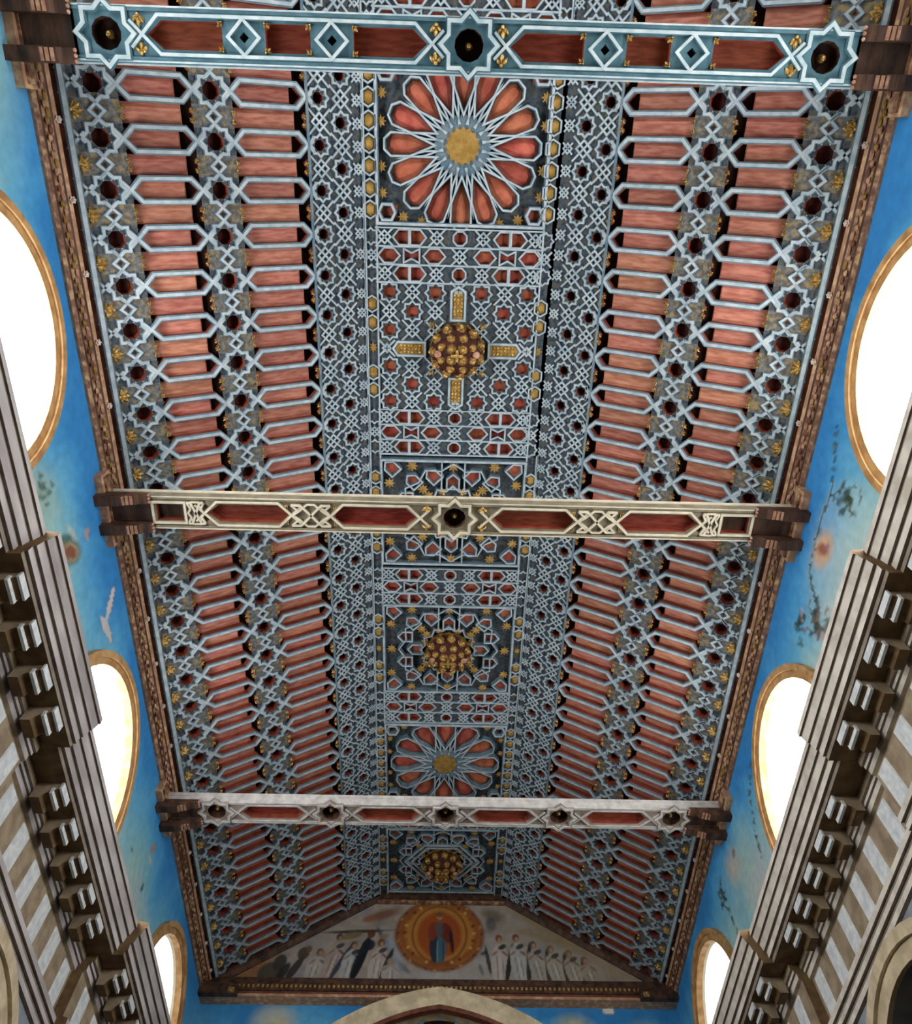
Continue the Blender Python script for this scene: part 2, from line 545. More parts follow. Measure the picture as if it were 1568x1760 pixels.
# lower walls with the arcade
ARC_Y, ARC_R, ARC_Z = (-3.7, 1.72, 7.12, 12.5), 1.5, 3.05
def arc_low(y):
    for c in ARC_Y:
        if abs(y - c) < ARC_R:
            return ARC_Z + math.sqrt(max(0, ARC_R ** 2 - (y - c) ** 2))
    return -1.6
for s, nm in ((-1, 'wall_lower_left'), (1, 'wall_lower_right')):
    mb = MB()
    ys = []
    for c in ARC_Y:
        ys += [c - ARC_R] + [c - ARC_R * math.cos(PI * i / 20) for i in range(21)]
    ys = sorted(set(round(y, 4) for y in ys + [YB, YE + .1]))
    for a, b in zip(ys, ys[1:]):
        e = 1e-5
        za, zb = arc_low(a + e), arc_low(b - e)
        mb.add([(s * LOW, a, za), (s * LOW, b, zb), (s * LOW, b, 5.2), (s * LOW, a, 5.2), (s * (LOW + .5), a, za), (s * (LOW + .5), b, zb)], [(0, 1, 2, 3), (0, 4, 5, 1)], 'spandrel')
    for c in ARC_Y:
        for q in (-1, 1):
            y = c + q * ARC_R
            mb.add([(s * LOW, y, -1.6), (s * (LOW + .5), y, -1.6), (s * (LOW + .5), y, ARC_Z), (s * LOW, y, ARC_Z)], [(0, 1, 2, 3)], 'spandrel')
    wl = tag(link(nm, mb.mesh(nm)), 'grey-blue lower nave wall opened by round arches', kind='structure')
    for c in ARC_Y:
        for (r_in, r_out, dx) in ((ARC_R, ARC_R + .16, .05), (ARC_R + .16, ARC_R + .28, .09)):
            mb = MB()
            n = 28
            v = []
            for i in range(n + 1):
                t = PI * i / n
                for r in (r_in, r_out):
                    for d in (0, dx):
                        v.append((s * (LOW - d), c - r * math.cos(t), ARC_Z + r * math.sin(t)))
            f = []
            for i in range(n):
                a = i * 4
                f += [(a + 1, a + 3, a + 7, a + 5), (a, a + 1, a + 5, a + 4), (a + 3, a + 2, a + 6, a + 7)]
            mb.add(v, f, 'arch')
            link('archivolt', mb.mesh('archivolt'), wl)
    mb = MB()
    mb.box(s * 8.0, s * 8.3, YB, YE, -1.6, 5.2, 'aisle')
    mb.box(s * LOW, s * 8.3, YB, YE, 5.1, 5.25, 'aisle')
    mb.box(s * (LOW + .01), s * 8.3, YE, YE + .2, -1.6, 5.25, 'aisle')
    tag(link('wall_aisle_left' if s < 0 else 'wall_aisle_right', mb.mesh('aisle')), 'brown aisle beyond the nave arches', kind='structure')

# end wall with the chancel arch
def chancel(x, r, top):
    # pointed arch: two arcs whose centres lie off the axis
    off = .55
    x = abs(x)
    R = r + off
    zc = top - math.sqrt(R * R - off * off)
    d = R * R - (x + off) ** 2
    return zc + math.sqrt(d) if d > 0 else None
AR, AT = 3.65, 8.80
def end_inside(x, z):
    if abs(x) >= AR - .02: return False
    h = chancel(x, AR, AT)
    return h is not None and z < h or (abs(x) < AR and z < 5.0)
end_shapes = [(-3.2, 8.75, .55, .38, 0, '#b8bca4', .8, .6), (-3.1, 8.6, .3, .3, 0, '#cdb987', .6, .8), (-3.25, 8.62, .04, .16, .3, '#6d6f62', .7, .4), (2.6, 8.7, .5, .3, 0, '#a7b08f', .8, .7), (2.65, 8.68, .2, .14, 0, '#d0c090', .8, .7), (3.35, 9.0, .13, .1, 0, '#d9d9d4', 1, .2), (4.0, 8.6, .5, .3, 0, '#8aa7ac', .7, .8)]
me = grid_wall('wall_end', lambda u, z: (u, YE - .02, z), lin(-4.75, 4.75, .06), lin(-1.6, 9.5, .06), end_inside, 'sky', painter(end_shapes))
we = tag(link('wall_end', me), 'blue painted end wall above the chancel arch', kind='structure')
mb = MB()
n = 60
v = []
xs_in = [AR * math.sin(PI / 2 * (i / n * 2 - 1)) for i in range(n + 1)]
for x in xs_in:
    hi = chancel(x, AR, AT) or 5.0
    xo = x * (AR + .62) / AR
    ho = chancel(xo, AR + .62, AT + .42) or 5.0
    for (px, pz) in ((x, max(hi, 4.4)), (xo, max(ho, 4.4))):
        for py in (YE - .01, YE - .37):
            v.append((px, py, pz))
f = []
for i in range(n):
    a = i * 4
    f += [(a + 1, a + 3, a + 7, a + 5), (a, a + 1, a + 5, a + 4), (a + 3, a + 2, a + 6, a + 7)]
mb.add(v, f, 'arch')
for q in (-1, 1):
    mb.box(q * AR, q * (AR + .62), YE - .3, YE - .01, -1.6, 4.4, 'arch')
tr = tag(link('trim_1', mb.mesh('chancel_arch')), 'cream stone pointed chancel arch', kind='structure')
mb = MB()
v = []
for x in xs_in:
    hi = max(chancel(x * .985, AR * .985, AT - .03) or 5.0, 4.4)
    xo = x * 1.012
    ho = max(chancel(xo, AR * 1.012, AT + .05) or 5.0, 4.4)
    for (px, pz) in ((x * .985, hi), (xo, ho)):
        for py in (YE - .28, YE - .42):
            v.append((px, py, pz))
mb.add(v, f, 'friezered')
link('arch_roll', mb.mesh('arch_roll'), tr)
mb = MB()
mb.box(-4.7, 4.7, 20, 20.3, -1.6, 9.6, 'aisle')
mb.box(-4.9, -4.5, YE + .1, 20, -1.6, 9.6, 'aisle')
mb.box(4.5, 4.9, YE + .1, 20, -1.6, 9.6, 'aisle')
mb.box(-4.9, 4.9, YE + .1, 20.3, 9.3, 9.6, 'aisle')
tag(link('wall_chancel', mb.mesh('chancel')), 'dark brown chancel beyond the pointed arch', kind='structure')

# ------------------------------------------------------------------ windows
def arch_line(c, r, z0=6.15, zs=7.32, n=28):
    return [(c - r, z0)] + [(c - r * math.cos(PI * i / n), zs + r * math.sin(PI * i / n)) for i in range(n + 1)] + [(c + r, z0)]
wn = 0
for c, tier in [(WIN_Y[0], 0), (WIN_Y[1], 1), (WIN_Y[2], 2), (WIN_Y[0] - 5.5, 3)]:  # last pair continues the row unseen behind the viewer, added to brighten near bays
    for s in (-1, 1):
        wn += 1
        nm = 'window_%d' % wn
        mb = MB()
        ri, ro = arch_line(c, 1.28), arch_line(c, 1.33)
        # reveal: splayed from the wall face to the glass
        v = [(s * (WALL - .02), y, z) for y, z in ro] + [(s * (WALL + .12), y, z) for y, z in ri]
        m = len(ri)
        mb.add(v, [(i, i + 1, m + i + 1, m + i) for i in range(m - 1)], 'reveal')
        win = tag(link(nm, mb.mesh(nm)), 'round-headed clerestory window full of white daylight', kind='structure')
        for (ra, rb, d) in ((1.30, 1.40, .05), (1.40, 1.49, .085)):
            a, b = arch_line(c, ra), arch_line(c, rb)
            mb = MB()
            v = []
            for i in range(m):
                for (y, z) in (a[i], b[i]):
                    for x in (WALL + .06, WALL - d):
                        v.append((s * x, y, z))
            f = []
            for i in range(m - 1):
                q = i * 4
                f += [(q + 1, q + 3, q + 7, q + 5), (q, q + 1, q + 5, q + 4), (q + 3, q + 2, q + 6, q + 7)]
            mb.add(v, f, 'winframe')
            link('window_frame', mb.mesh('window_frame'), win)
        mb = MB()
        g = arch_line(c, 1.30)
        key = emit_mat('daylit_pane_%d' % wn, PANE_LIGHT[wn])
        x0, x1 = s * (WALL + .10), s * (WALL + .115)
        v = [(x0, y, z) for y, z in g] + [(x1, y, z) for y, z in g]
        mb.add(v, [tuple(range(m)), tuple(range(2 * m - 1, m - 1, -1))] + [(i, (i + 1) % m, m + (i + 1) % m, m + i) for i in range(m)], key)
        link('pane', mb.mesh('pane'), win)

# ------------------------------------------------------------------ entablatures along the nave
RES = [(b - 1.12, b + 1.12) for b in (-1.03, 4.40, 9.90)]
def jog(y):
    return .13 if any(a < y < b for a, b in RES) else 0.0
cuts = sorted([YB] + [q for r in RES for q in r] + [YE])
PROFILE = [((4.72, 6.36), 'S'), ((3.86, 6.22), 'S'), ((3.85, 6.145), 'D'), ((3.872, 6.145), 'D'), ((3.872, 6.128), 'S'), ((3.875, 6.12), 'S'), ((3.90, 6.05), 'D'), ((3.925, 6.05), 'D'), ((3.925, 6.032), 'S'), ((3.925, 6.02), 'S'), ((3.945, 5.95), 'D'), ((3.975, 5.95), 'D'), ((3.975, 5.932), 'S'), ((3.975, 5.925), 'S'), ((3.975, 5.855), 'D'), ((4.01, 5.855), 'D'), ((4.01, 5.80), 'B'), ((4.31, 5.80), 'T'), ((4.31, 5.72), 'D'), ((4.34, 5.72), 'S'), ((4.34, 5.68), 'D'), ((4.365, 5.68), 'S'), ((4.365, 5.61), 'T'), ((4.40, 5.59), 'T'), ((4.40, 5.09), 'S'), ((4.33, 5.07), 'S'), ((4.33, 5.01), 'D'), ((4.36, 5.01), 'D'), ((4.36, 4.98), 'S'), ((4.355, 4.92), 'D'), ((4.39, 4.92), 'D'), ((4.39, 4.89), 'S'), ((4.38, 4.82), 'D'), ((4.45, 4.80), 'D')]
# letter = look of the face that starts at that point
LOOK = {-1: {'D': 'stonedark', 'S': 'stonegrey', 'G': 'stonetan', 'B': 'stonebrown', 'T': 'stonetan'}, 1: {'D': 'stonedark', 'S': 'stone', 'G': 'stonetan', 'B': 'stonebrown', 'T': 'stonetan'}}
def modillion_mesh(s):
    mb = MB()
    # local: x from the wall side (0) to the room (.27) , y width, z down
    w = .115
    side = [(0, 0), (.27, 0), (.27, -.06), (.20, -.11), (.20, -.09), (.13, -.14), (.10, -.19), (0, -.19)]
    n = len(side)
    v = [(-s * x, -w, z) for x, z in side] + [(-s * x, w, z) for x, z in side]
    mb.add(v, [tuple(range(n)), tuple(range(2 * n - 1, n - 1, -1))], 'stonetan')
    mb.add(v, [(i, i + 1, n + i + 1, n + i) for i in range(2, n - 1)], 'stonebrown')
    # pale scrolls on the two fronts
    for (x0, x1, z0, z1) in ((.262, .285, -.002, -.085), (.185, .215, -.07, -.145)):
        mb.box(-s * x0, -s * x1, -w - .012, w + .012, z1, z0, 'white')
    return mb.mesh('modillion')
def panel_mesh(s):
    mb = MB()
    y, zt, zb, d = .115, 0, -.46, .018
    v = [(0, -y, zt), (0, y, zt), (0, y, zb), (0, -y, zb)] + [(-s * d, -y + .012, zt - .012), (-s * d, y - .012, zt - .012), (-s * d, y - .012, zb + .012), (-s * d, -y + .012, zb + .012)]
    mb.add(v, [(4, 5, 6, 7)] + [(i, (i + 1) % 4, 4 + (i + 1) % 4, 4 + i) for i in range(4)], 'white')
    return mb.mesh('frieze_panel')
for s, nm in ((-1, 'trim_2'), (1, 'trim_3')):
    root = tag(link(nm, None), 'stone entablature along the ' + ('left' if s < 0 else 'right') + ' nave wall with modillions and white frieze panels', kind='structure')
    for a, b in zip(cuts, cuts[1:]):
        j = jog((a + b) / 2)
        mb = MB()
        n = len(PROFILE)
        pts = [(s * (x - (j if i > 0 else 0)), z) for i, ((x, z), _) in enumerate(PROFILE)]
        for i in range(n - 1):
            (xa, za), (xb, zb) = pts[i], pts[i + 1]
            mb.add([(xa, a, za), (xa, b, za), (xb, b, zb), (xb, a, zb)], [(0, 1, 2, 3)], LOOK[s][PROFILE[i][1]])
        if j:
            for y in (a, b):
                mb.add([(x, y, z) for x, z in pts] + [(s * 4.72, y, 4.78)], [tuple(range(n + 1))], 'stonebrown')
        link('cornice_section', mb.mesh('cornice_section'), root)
    mm, pm = modillion_mesh(s), panel_mesh(s)
    k = 0
    y = -3.0
    while y < YE - .2:
        # keep clear of the corners of the breaks
        if all(abs(y - q) > .12 for r in RES for q in r):
            link('modillion', mm, root, (s * (4.31 - jog(y)), y, 5.80))
        y += .507
    y = -2.75
    while y < YE - .2:
        if all(abs(y - q) > .14 for r in RES for q in r):
            link('frieze_panel', pm, root, (s * (4.40 - jog(y)), y, 5.565))
        y += .54

# ------------------------------------------------------------------ carved wall plate (frieze at the foot of the ceiling)
APROF = [(4.72, 9.14, 'friezelt'), (4.66, 9.13, 'frieze'), (4.63, 9.18, 'friezelt'), (4.645, 9.21, 'wood'), (4.64, 9.25, 'frieze'), (4.60, 9.36, 'wood'), (4.585, 9.38, 'friezelt'), (4.56, 9.42, 'wood'), (4.575, 9.45, 'friezered'), (4.53, 9.52, 'wood'), (4.56, 9.58, 'wood'), (4.75, 9.72, 'wood')]
def stud_mesh():
    mb = MB()
    mb.prism(starpts(.045, 6, .72), 0, -.015, 'stud')
    mb.dome(0, 0, -.015, .028, .026, 'stud', 8, 2)
    return mb.mesh('rosette_stud')
SM = stud_mesh()
for s, nm in ((-1, 'trim_4'), (1, 'trim_5')):
    mb = MB()
    for i in range(len(APROF) - 1):
        (xa, za, k), (xb, zb, _) = APROF[i], APROF[i + 1]
        mb.add([(s * xa, YB, za), (s * xa, YE, za), (s * xb, YE, zb), (s * xb, YB, zb)], [(0, 1, 2, 3)], k)
    root = tag(link(nm, mb.mesh(nm)), 'carved brown wooden frieze under the ' + ('left' if s < 0 else 'right') + ' slope of the ceiling', kind='structure')
    # carved running scroll: a row of small lobes, too small to count singly
    mb = MB()
    y = -2.6
    i = 0
    while y < YE - .1:
        t = i % 2
        cxx, czz = 4.612 - (.004 if t else 0), 9.29 + (.02 if t else -.02)
        rx = .055 if t else .04
        vv, ff = [], []
        for (q, rad) in ((0, 1.0), (.02, .65)):
            for a in range(6):
                an = 2 * PI * a / 6
                vv.append((s * (cxx - q), y + rx * rad * math.cos(an), czz + .03 * rad * math.sin(an)))
        ff = [(6, 7, 8, 9, 10, 11)] + [(a, (a + 1) % 6, 6 + (a + 1) % 6, 6 + a) for a in range(6)]
        mb.add(vv, ff, random.choice(['friezelt', 'pinkgold', 'friezelt', 'friezered', 'goldflat']))
        y += .085
        i += 1
    o = link('carved_scroll', mb.mesh('carved_scroll'), root)
    o['kind'] = 'stuff'
    y = -1.9
    while y < YE - .1:
        if all(abs(y - b) > .5 for b in BEAMS):
            o = link('rosette_stud', SM, root)
            o.matrix_local = Matrix.Translation((s * 4.555, y, 9.415)) @ Matrix.Rotation(s * math.radians(58), 4, 'Y')
        y += .83
    for b in BEAMS:
        mb = MB()
        mb.box(s * 4.72, s * 4.60, b - .52, b + .52, 8.92, 9.18, 'friezelt')
        mb.box(s * 4.72, s * 4.57, b - .48, b + .48, 8.98, 9.13, 'frieze')
        link('bearing_block', mb.mesh('bearing_block'), root)

# ------------------------------------------------------------------ pieces of the sloping ceiling (local: x up the slope, y along the nave, -z into the room)
DEP = .15
def m_hexframe(x0, x1):
    mb = MB()
    h, tip = .132, .125
    hp = hexpts(x0, x1, h, tip)
    mb.strip(hp, .066, .11, -.006, 'lacedk', True, 'redside')
    mb.strip(hp, .072, .012, -.014, 'lacedk', True)
    mb.strip(hp, .038, -.014, -.026, 'lace', True)
    e = .095
    for (x, d) in ((x0, -1), (x1, 1)):
        for q in (-1, 1):
            mb.lace([(x - d * .02, -q * .02), (x + d * e, q * e)], False, .034, .056, .02, -.012, -.023)
    return mb.mesh('hexagon_frame')
def m_star(R, hole, hx, hy, k='ground', lw=.032, wb=.054, kbot='hole'):
    mb = MB()
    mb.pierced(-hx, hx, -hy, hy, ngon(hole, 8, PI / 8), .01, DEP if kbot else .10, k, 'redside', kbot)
    mb.lace(starpts(R), True, lw, wb, .01, -.012, -.023)
    for i in range(8):
        a = PI * i / 4 + PI / 8
        mb.plate(ngon(.013, 4, 0, 1, 1, (hole + .016) * math.cos(a), (hole + .016) * math.sin(a)), .006, 'lace')
    return mb.mesh('star_coffer')
def m_knot(hx, hy, d=.07, k='ground', lw=.036, wb=.06, ext=1.0):
    mb = MB()
    mb.plate([(-hx, -hy), (hx, -hy), (hx, hy), (-hx, hy)], .012, k)
    # a diagonal cross through a small diamond
    L = min(hx, hy) * min(ext, 1.25)
    for q in (-1, 1):
        mb.lace([(-L, -q * L), (L, q * L)], False, lw, wb, .012, -.011, -.021)
    D = d * 1.25
    mb.lace([(D, 0), (0, D), (-D, 0), (0, -D)], True, lw, wb, .012, -.013, -.023)
    return mb.mesh('lattice_knot')
def m_diamond(hx, hy, k='groundgold'):
    mb = MB()
    mb.plate([(-hx, -hy), (hx, -hy), (hx, hy), (-hx, hy)], .012, k)
    for q in (-1, 1):
        # two zigzags that cross above and below a diamond
        mb.lace([(-q * .088, -.158), (q * .082, 0), (-q * .088, .158)], False, .029, .048, .012, -.011 - .001 * q, -.022 - .001 * q)
    mb.plate(ngon(.022, 4), .004, 'hole')
    return mb.mesh('lattice_knot')
def m_leaf(sc=1.0, k='gold'):
    mb = MB()
    # palmette: three lobes of relief
    for (a, l) in ((0, .11), (.75, .085), (-.75, .085)):
        ca, sa = math.cos(a), math.sin(a)
        pts = [(0, 0), (.35, .22), (.7, .2), (1, 0), (.7, -.2), (.35, -.22)]
        v = [((x * ca - y * sa) * l * sc, (x * sa + y * ca) * l * sc, 0) for x, y in pts] + [((.55 * ca) * l * sc, (.55 * sa) * l * sc, -.03)]
        mb.add(v, [(i, (i + 1) % 6, 6) for i in range(6)], k)
    mb.dome(.0, 0, 0, .02 * sc, .025, k, 6, 2)
    return mb.mesh('gilt_leaf')
def m_endplate():
    mb = MB()
    mb.prism([(.06, -.105), (.06, .105), (-.03, .105), (-.07, .06), (-.03, 0), (-.07, -.06), (-.03, -.105)], .06, .008, 'groundgold', 'redside')
    return mb.mesh('end_plate')
def m_fan():
    mb = MB()
    for (a, l) in ((0, .15), (.55, .14), (-.55, .14), (1.1, .12), (-1.1, .12)):
        ca, sa = math.cos(a), math.sin(a)
        pts = [(.05, 0), (.4, .2), (.75, .19), (1, 0), (.75, -.19), (.4, -.2)]
        v = [((x * ca - y * sa) * l - .03, (x * sa + y * ca) * l, 0) for x, y in pts] + [(.6 * ca * l - .03, .6 * sa * l, -.035)]
        mb.add(v, [(i, (i + 1) % 6, 6) for i in range(6)], 'gold')
    mb.dome(-.02, 0, 0, .025, .03, 'gold', 7, 2)
    return mb.mesh('gilt_palmette')
def m_outer_cross():
    mb = MB()
    for q in (-1, 1):
        mb.lace([(-.145, q * .135), (.05, -q * .055)], False, .03, .05, .005, -.012, -.023)
    return mb.mesh('crossing')

PIECE = {}
def piece(key, fn, *a):
    if key not in PIECE:
        PIECE[key] = fn(*a)
    return PIECE[key]
BANDS = [(.575, 1.425), (1.885, 2.86)]       # tips of the hexagons in the two panel columns
def slope_rows(root, ys, sgn):
    """ys: star rows in local y"""
    for y in ys:
        yh = y + P / 2
        for (u, hx) in ((.33, .26), (1.655, .25)):
            key = 'st%.2f' % hx
            # the star sits in a tile one half repeat long, the knot in the other half
            link('star_coffer', piece(key, m_star, .195, .105, hx, P * .27), root, (u, y, 0))
            link('lattice_knot', piece('kn%.2f' % hx, m_diamond, hx, P * .23), root, (u, yh, 0))
        for i, (x0, x1) in enumerate(BANDS):
            link('hexagon_frame', piece('hx%d' % i, m_hexframe, x0, x1), root, (0, y, 0))
            link('red_panel', piece('rp%d' % i, lambda: ridge_panel(.115, x0 + .02, x1 - .18, z=.105, rise=.02).mesh('red_panel')), root, (0, y, 0))  # stops short of the upper end; the dark gap stands in for shadow
            link('red_panel', piece('ro%d' % i, lambda: ridge_panel(.115, x0 - .02, x1 - .13, z=.105, rise=.02).mesh('red_panel')), root, (0, yh, 0))  # open boards end early too, shaping the same shadow as a gap
            link('end_plate', piece('ep', m_endplate), root, (x1 + .02, yh, 0))
            for (x, rz) in ((x0 + .005, 0), (x1 - .005, PI)):
                for q in (-1, 1):
                    link('gilt_leaf', piece('gl', m_leaf, .62), root, (x, yh + q * .062, -.005), rz - q * math.cos(rz) * .5)
        link('gilt_palmette', piece('fan', m_fan), root, (.075, yh, -.004), 0)
        link('crossing', piece('oc', m_outer_cross), root, (.11, y, 0))
        # close lattice under the fold
        link('star_coffer', piece('s3', m_star, .138, .072, .155, P * .25, 'ground', .023, .038), root, (3.035, y, 0))
        link('lattice_knot', piece('k3', m_knot, .155, P * .25, .085, 'ground', .022, .036, 1.12), root, (3.035, yh, 0))
        link('star_coffer', piece('s4', m_star, .138, .072, .155, P * .25, 'ground', .023, .038), root, (3.345, yh, 0))
        link('lattice_knot', piece('k4', m_knot, .155, P * .25, .085, 'ground', .022, .036, 1.12), root, (3.345, y, 0))
        link('lattice_knot', piece('k5', m_knot, .08, P * .25, .05, 'ground', .018, .030, .92), root, (3.58, y, 0))
        link('lattice_knot', piece('k5', m_knot, .08, P * .25, .05, 'ground', .018, .030, .92), root, (3.58, yh, 0))

BAYS = [(-3.6, BEAMS[0]), (BEAMS[0], BEAMS[1]), (BEAMS[1], BEAMS[2]), (BEAMS[2], YE - .05)]
BAYTXT = ['beyond the nearest blue tie beam overhead', 'between the blue and the cream tie beams', 'between the cream and the white-topped tie beams', 'between the white-topped tie beam and the painted gable']
for s, nm, y0 in ((-1, 'ceiling_left', -.63), (1, 'ceiling_right', -.69)):
    k0 = 0
    for bi, (a, b) in enumerate(BAYS):
        # frame of the slope
        un = Vector((-s * (W - W2), 0, H2 - H1)) / SL
        nn = Vector((-s * (H2 - H1), 0, -(W - W2))) / SL
        vn = Vector((0, 1, 0)) * (1 if s < 0 else -1)
        Mx = Matrix((un, vn, -nn)).transposed().to_4x4()
        Mx.translation = Vector((s * W, a, H1))
        mb = MB()
        ly = (0, b - a) if s < 0 else (a - b, 0)
        # back board and long rails
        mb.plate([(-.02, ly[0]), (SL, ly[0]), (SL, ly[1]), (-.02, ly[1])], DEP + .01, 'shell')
        root = link(nm, mb.mesh(nm))
        root.matrix_world = Mx
        tag(root, ('left' if s < 0 else 'right') + ' lattice slope of the ceiling ' + BAYTXT[bi], kind='structure')
        mr = MB()
        mr.box(-.035, .045, ly[0], ly[1], -.05, DEP, 'lacedk')
        mr.box(-.02, .03, ly[0], ly[1], -.064, -.05, 'lace')
        link('rail', mr.mesh('rail'), root)
        mr = MB()
        mr.box(2.855, 2.885, ly[0], ly[1], -.03, .0, 'lacedk')
        link('rail', mr.mesh('rail'), root)
        mr = MB()
        if not (s > 0 and bi == 1):
          mr.box(3.645, 3.675, ly[0], ly[1], -.035, .06, 'lacedk')
          mr.box(3.650, 3.666, ly[0], ly[1], -.045, -.035, 'lace')
          link('rail', mr.mesh('rail'), root)
        # ground strip under the gilt palmettes
        mr = MB()
        mr.box(.0, .075, ly[0], ly[1], .002, .03, 'groundgold')
        link('ground_strip', mr.mesh('ground_strip'), root)
        ys = []
        k = -6
        while y0 + k * P < YE:
            Y = y0 + k * P
            if a <= Y < b:
                ys.append((Y - a) if s < 0 else -(Y - a) - P)   # on the mirrored side the half row falls before the star row
            k += 1
        if s > 0:
            # keep star rows at the same Y: local y runs backwards
            ys = [y + P for y in ys]
        slope_rows(root, ys, s)

# ------------------------------------------------------------------ the flat crown of the ceiling
def cell_hex(hx, hy, hole, k='ground', z=0):
    mb = MB()
    mb.pierced(-hx, hx, -hy, hy, hole, .005, .10, k, 'redside', None)
    grow = 1.16
    mb.lace([(x * grow, y * grow) for x, y in hole], True, .02, .034, .005, -.012, -.022)
    return mb
def m_cell(hx, hy, shape):
    if shape == 'kite':       # pointed to -x
        hole = [(-.105, 0), (-.03, .092), (.095, .092), (.095, -.092), (-.03, -.092)]
    elif shape == 'round':
        hole = ngon(.09, 8, PI / 8)
    elif shape == 'bow':
        hole = [(-.10, .085), (0, .035), (.10, .085), (.10, -.085), (0, -.035), (-.10, -.085)]
    elif shape == 'hex':
        hole = [(-.14, 0), (-.06, .09), (.06, .09), (.14, 0), (.06, -.09), (-.06, -.09)]
    mb = cell_hex(hx, hy, hole)
    return mb.mesh('coffer_cell')
def m_cellred(w=.145, h=.105):
    mb = MB()
    v = [(-w, -h, .072), (w, -h, .072), (w, h, .072), (-w, h, .072), (-w * .2, -h * .5, .05), (w * .7, -h * .5, .05), (w * .7, h * .5, .05), (-w * .2, h * .5, .05)]
    v = [(x, y, z + .025) for x, y, z in v]
    mb.add(v, [(4, 5, 6, 7)] + [(i, (i + 1) % 4, 4 + (i + 1) % 4, 4 + i) for i in range(4)], 'redflat')
    return mb.mesh('red_panel')
def add_cell(root, x, y, hx, hy, shape, rz=0):
    o = link('coffer_cell', piece('c%s%.3f%.3f' % (shape, hx, hy), m_cell, hx, hy, shape), root, (x, y, 0), rz)
    link('red_panel', piece('cr', m_cellred), root, (x, y, 0))
def m_goldstud():
    mb = MB()
    h = [(-.075, -.055), (0, -.10), (.075, -.055), (.075, .055), (0, .10), (-.075, .055)]
    v = [(x, y, 0) for x, y in h] + [(x * .45, y * .45, -.045) for x, y in h]
    mb.add(v, [(6, 7, 8, 9, 10, 11)] + [(i, (i + 1) % 6, 6 + (i + 1) % 6, 6 + i) for i in range(6)], 'goldflat')
    mb.lace([(x * 1.2, y * 1.2) for x, y in h], True, .018, .03)
    return mb.mesh('gilt_stud')
def m_goldstar(R=.085, n=8, ratio=.55):
    mb = MB()
    p = starpts(R, n, ratio)
    v = [(x, y, 0) for x, y in p] + [(0, 0, -.03)]
    mb.add(v, [(i, (i + 1) % (2 * n), 2 * n) for i in range(2 * n)], 'goldflat')
    return mb.mesh('gilt_star')
def m_cartouche():
    mb = MB()
    h = [(-.235, 0), (-.17, .085), (.21, .085), (.21, -.085), (-.17, -.085)]
    mb.prism(h, 0, -.02, 'goldflat')
    for i in range(6):
        for j in range(3):
            mb.dome(-.135 + i * .058, -.05 + j * .05, -.02, .026, .02, 'gold', 6, 2)
    mb.lace([(x * 1.1, y * 1.22) for x, y in h], True, .028, .046)
    return mb.mesh('gilt_cartouche')

CRACKED = set()
def edge_x(root, sx):
    # along the opened joint the border pieces have moved a little inwards
    return sx * (1.238 if (sx > 0 and root.name in CRACKED) else 1.287)

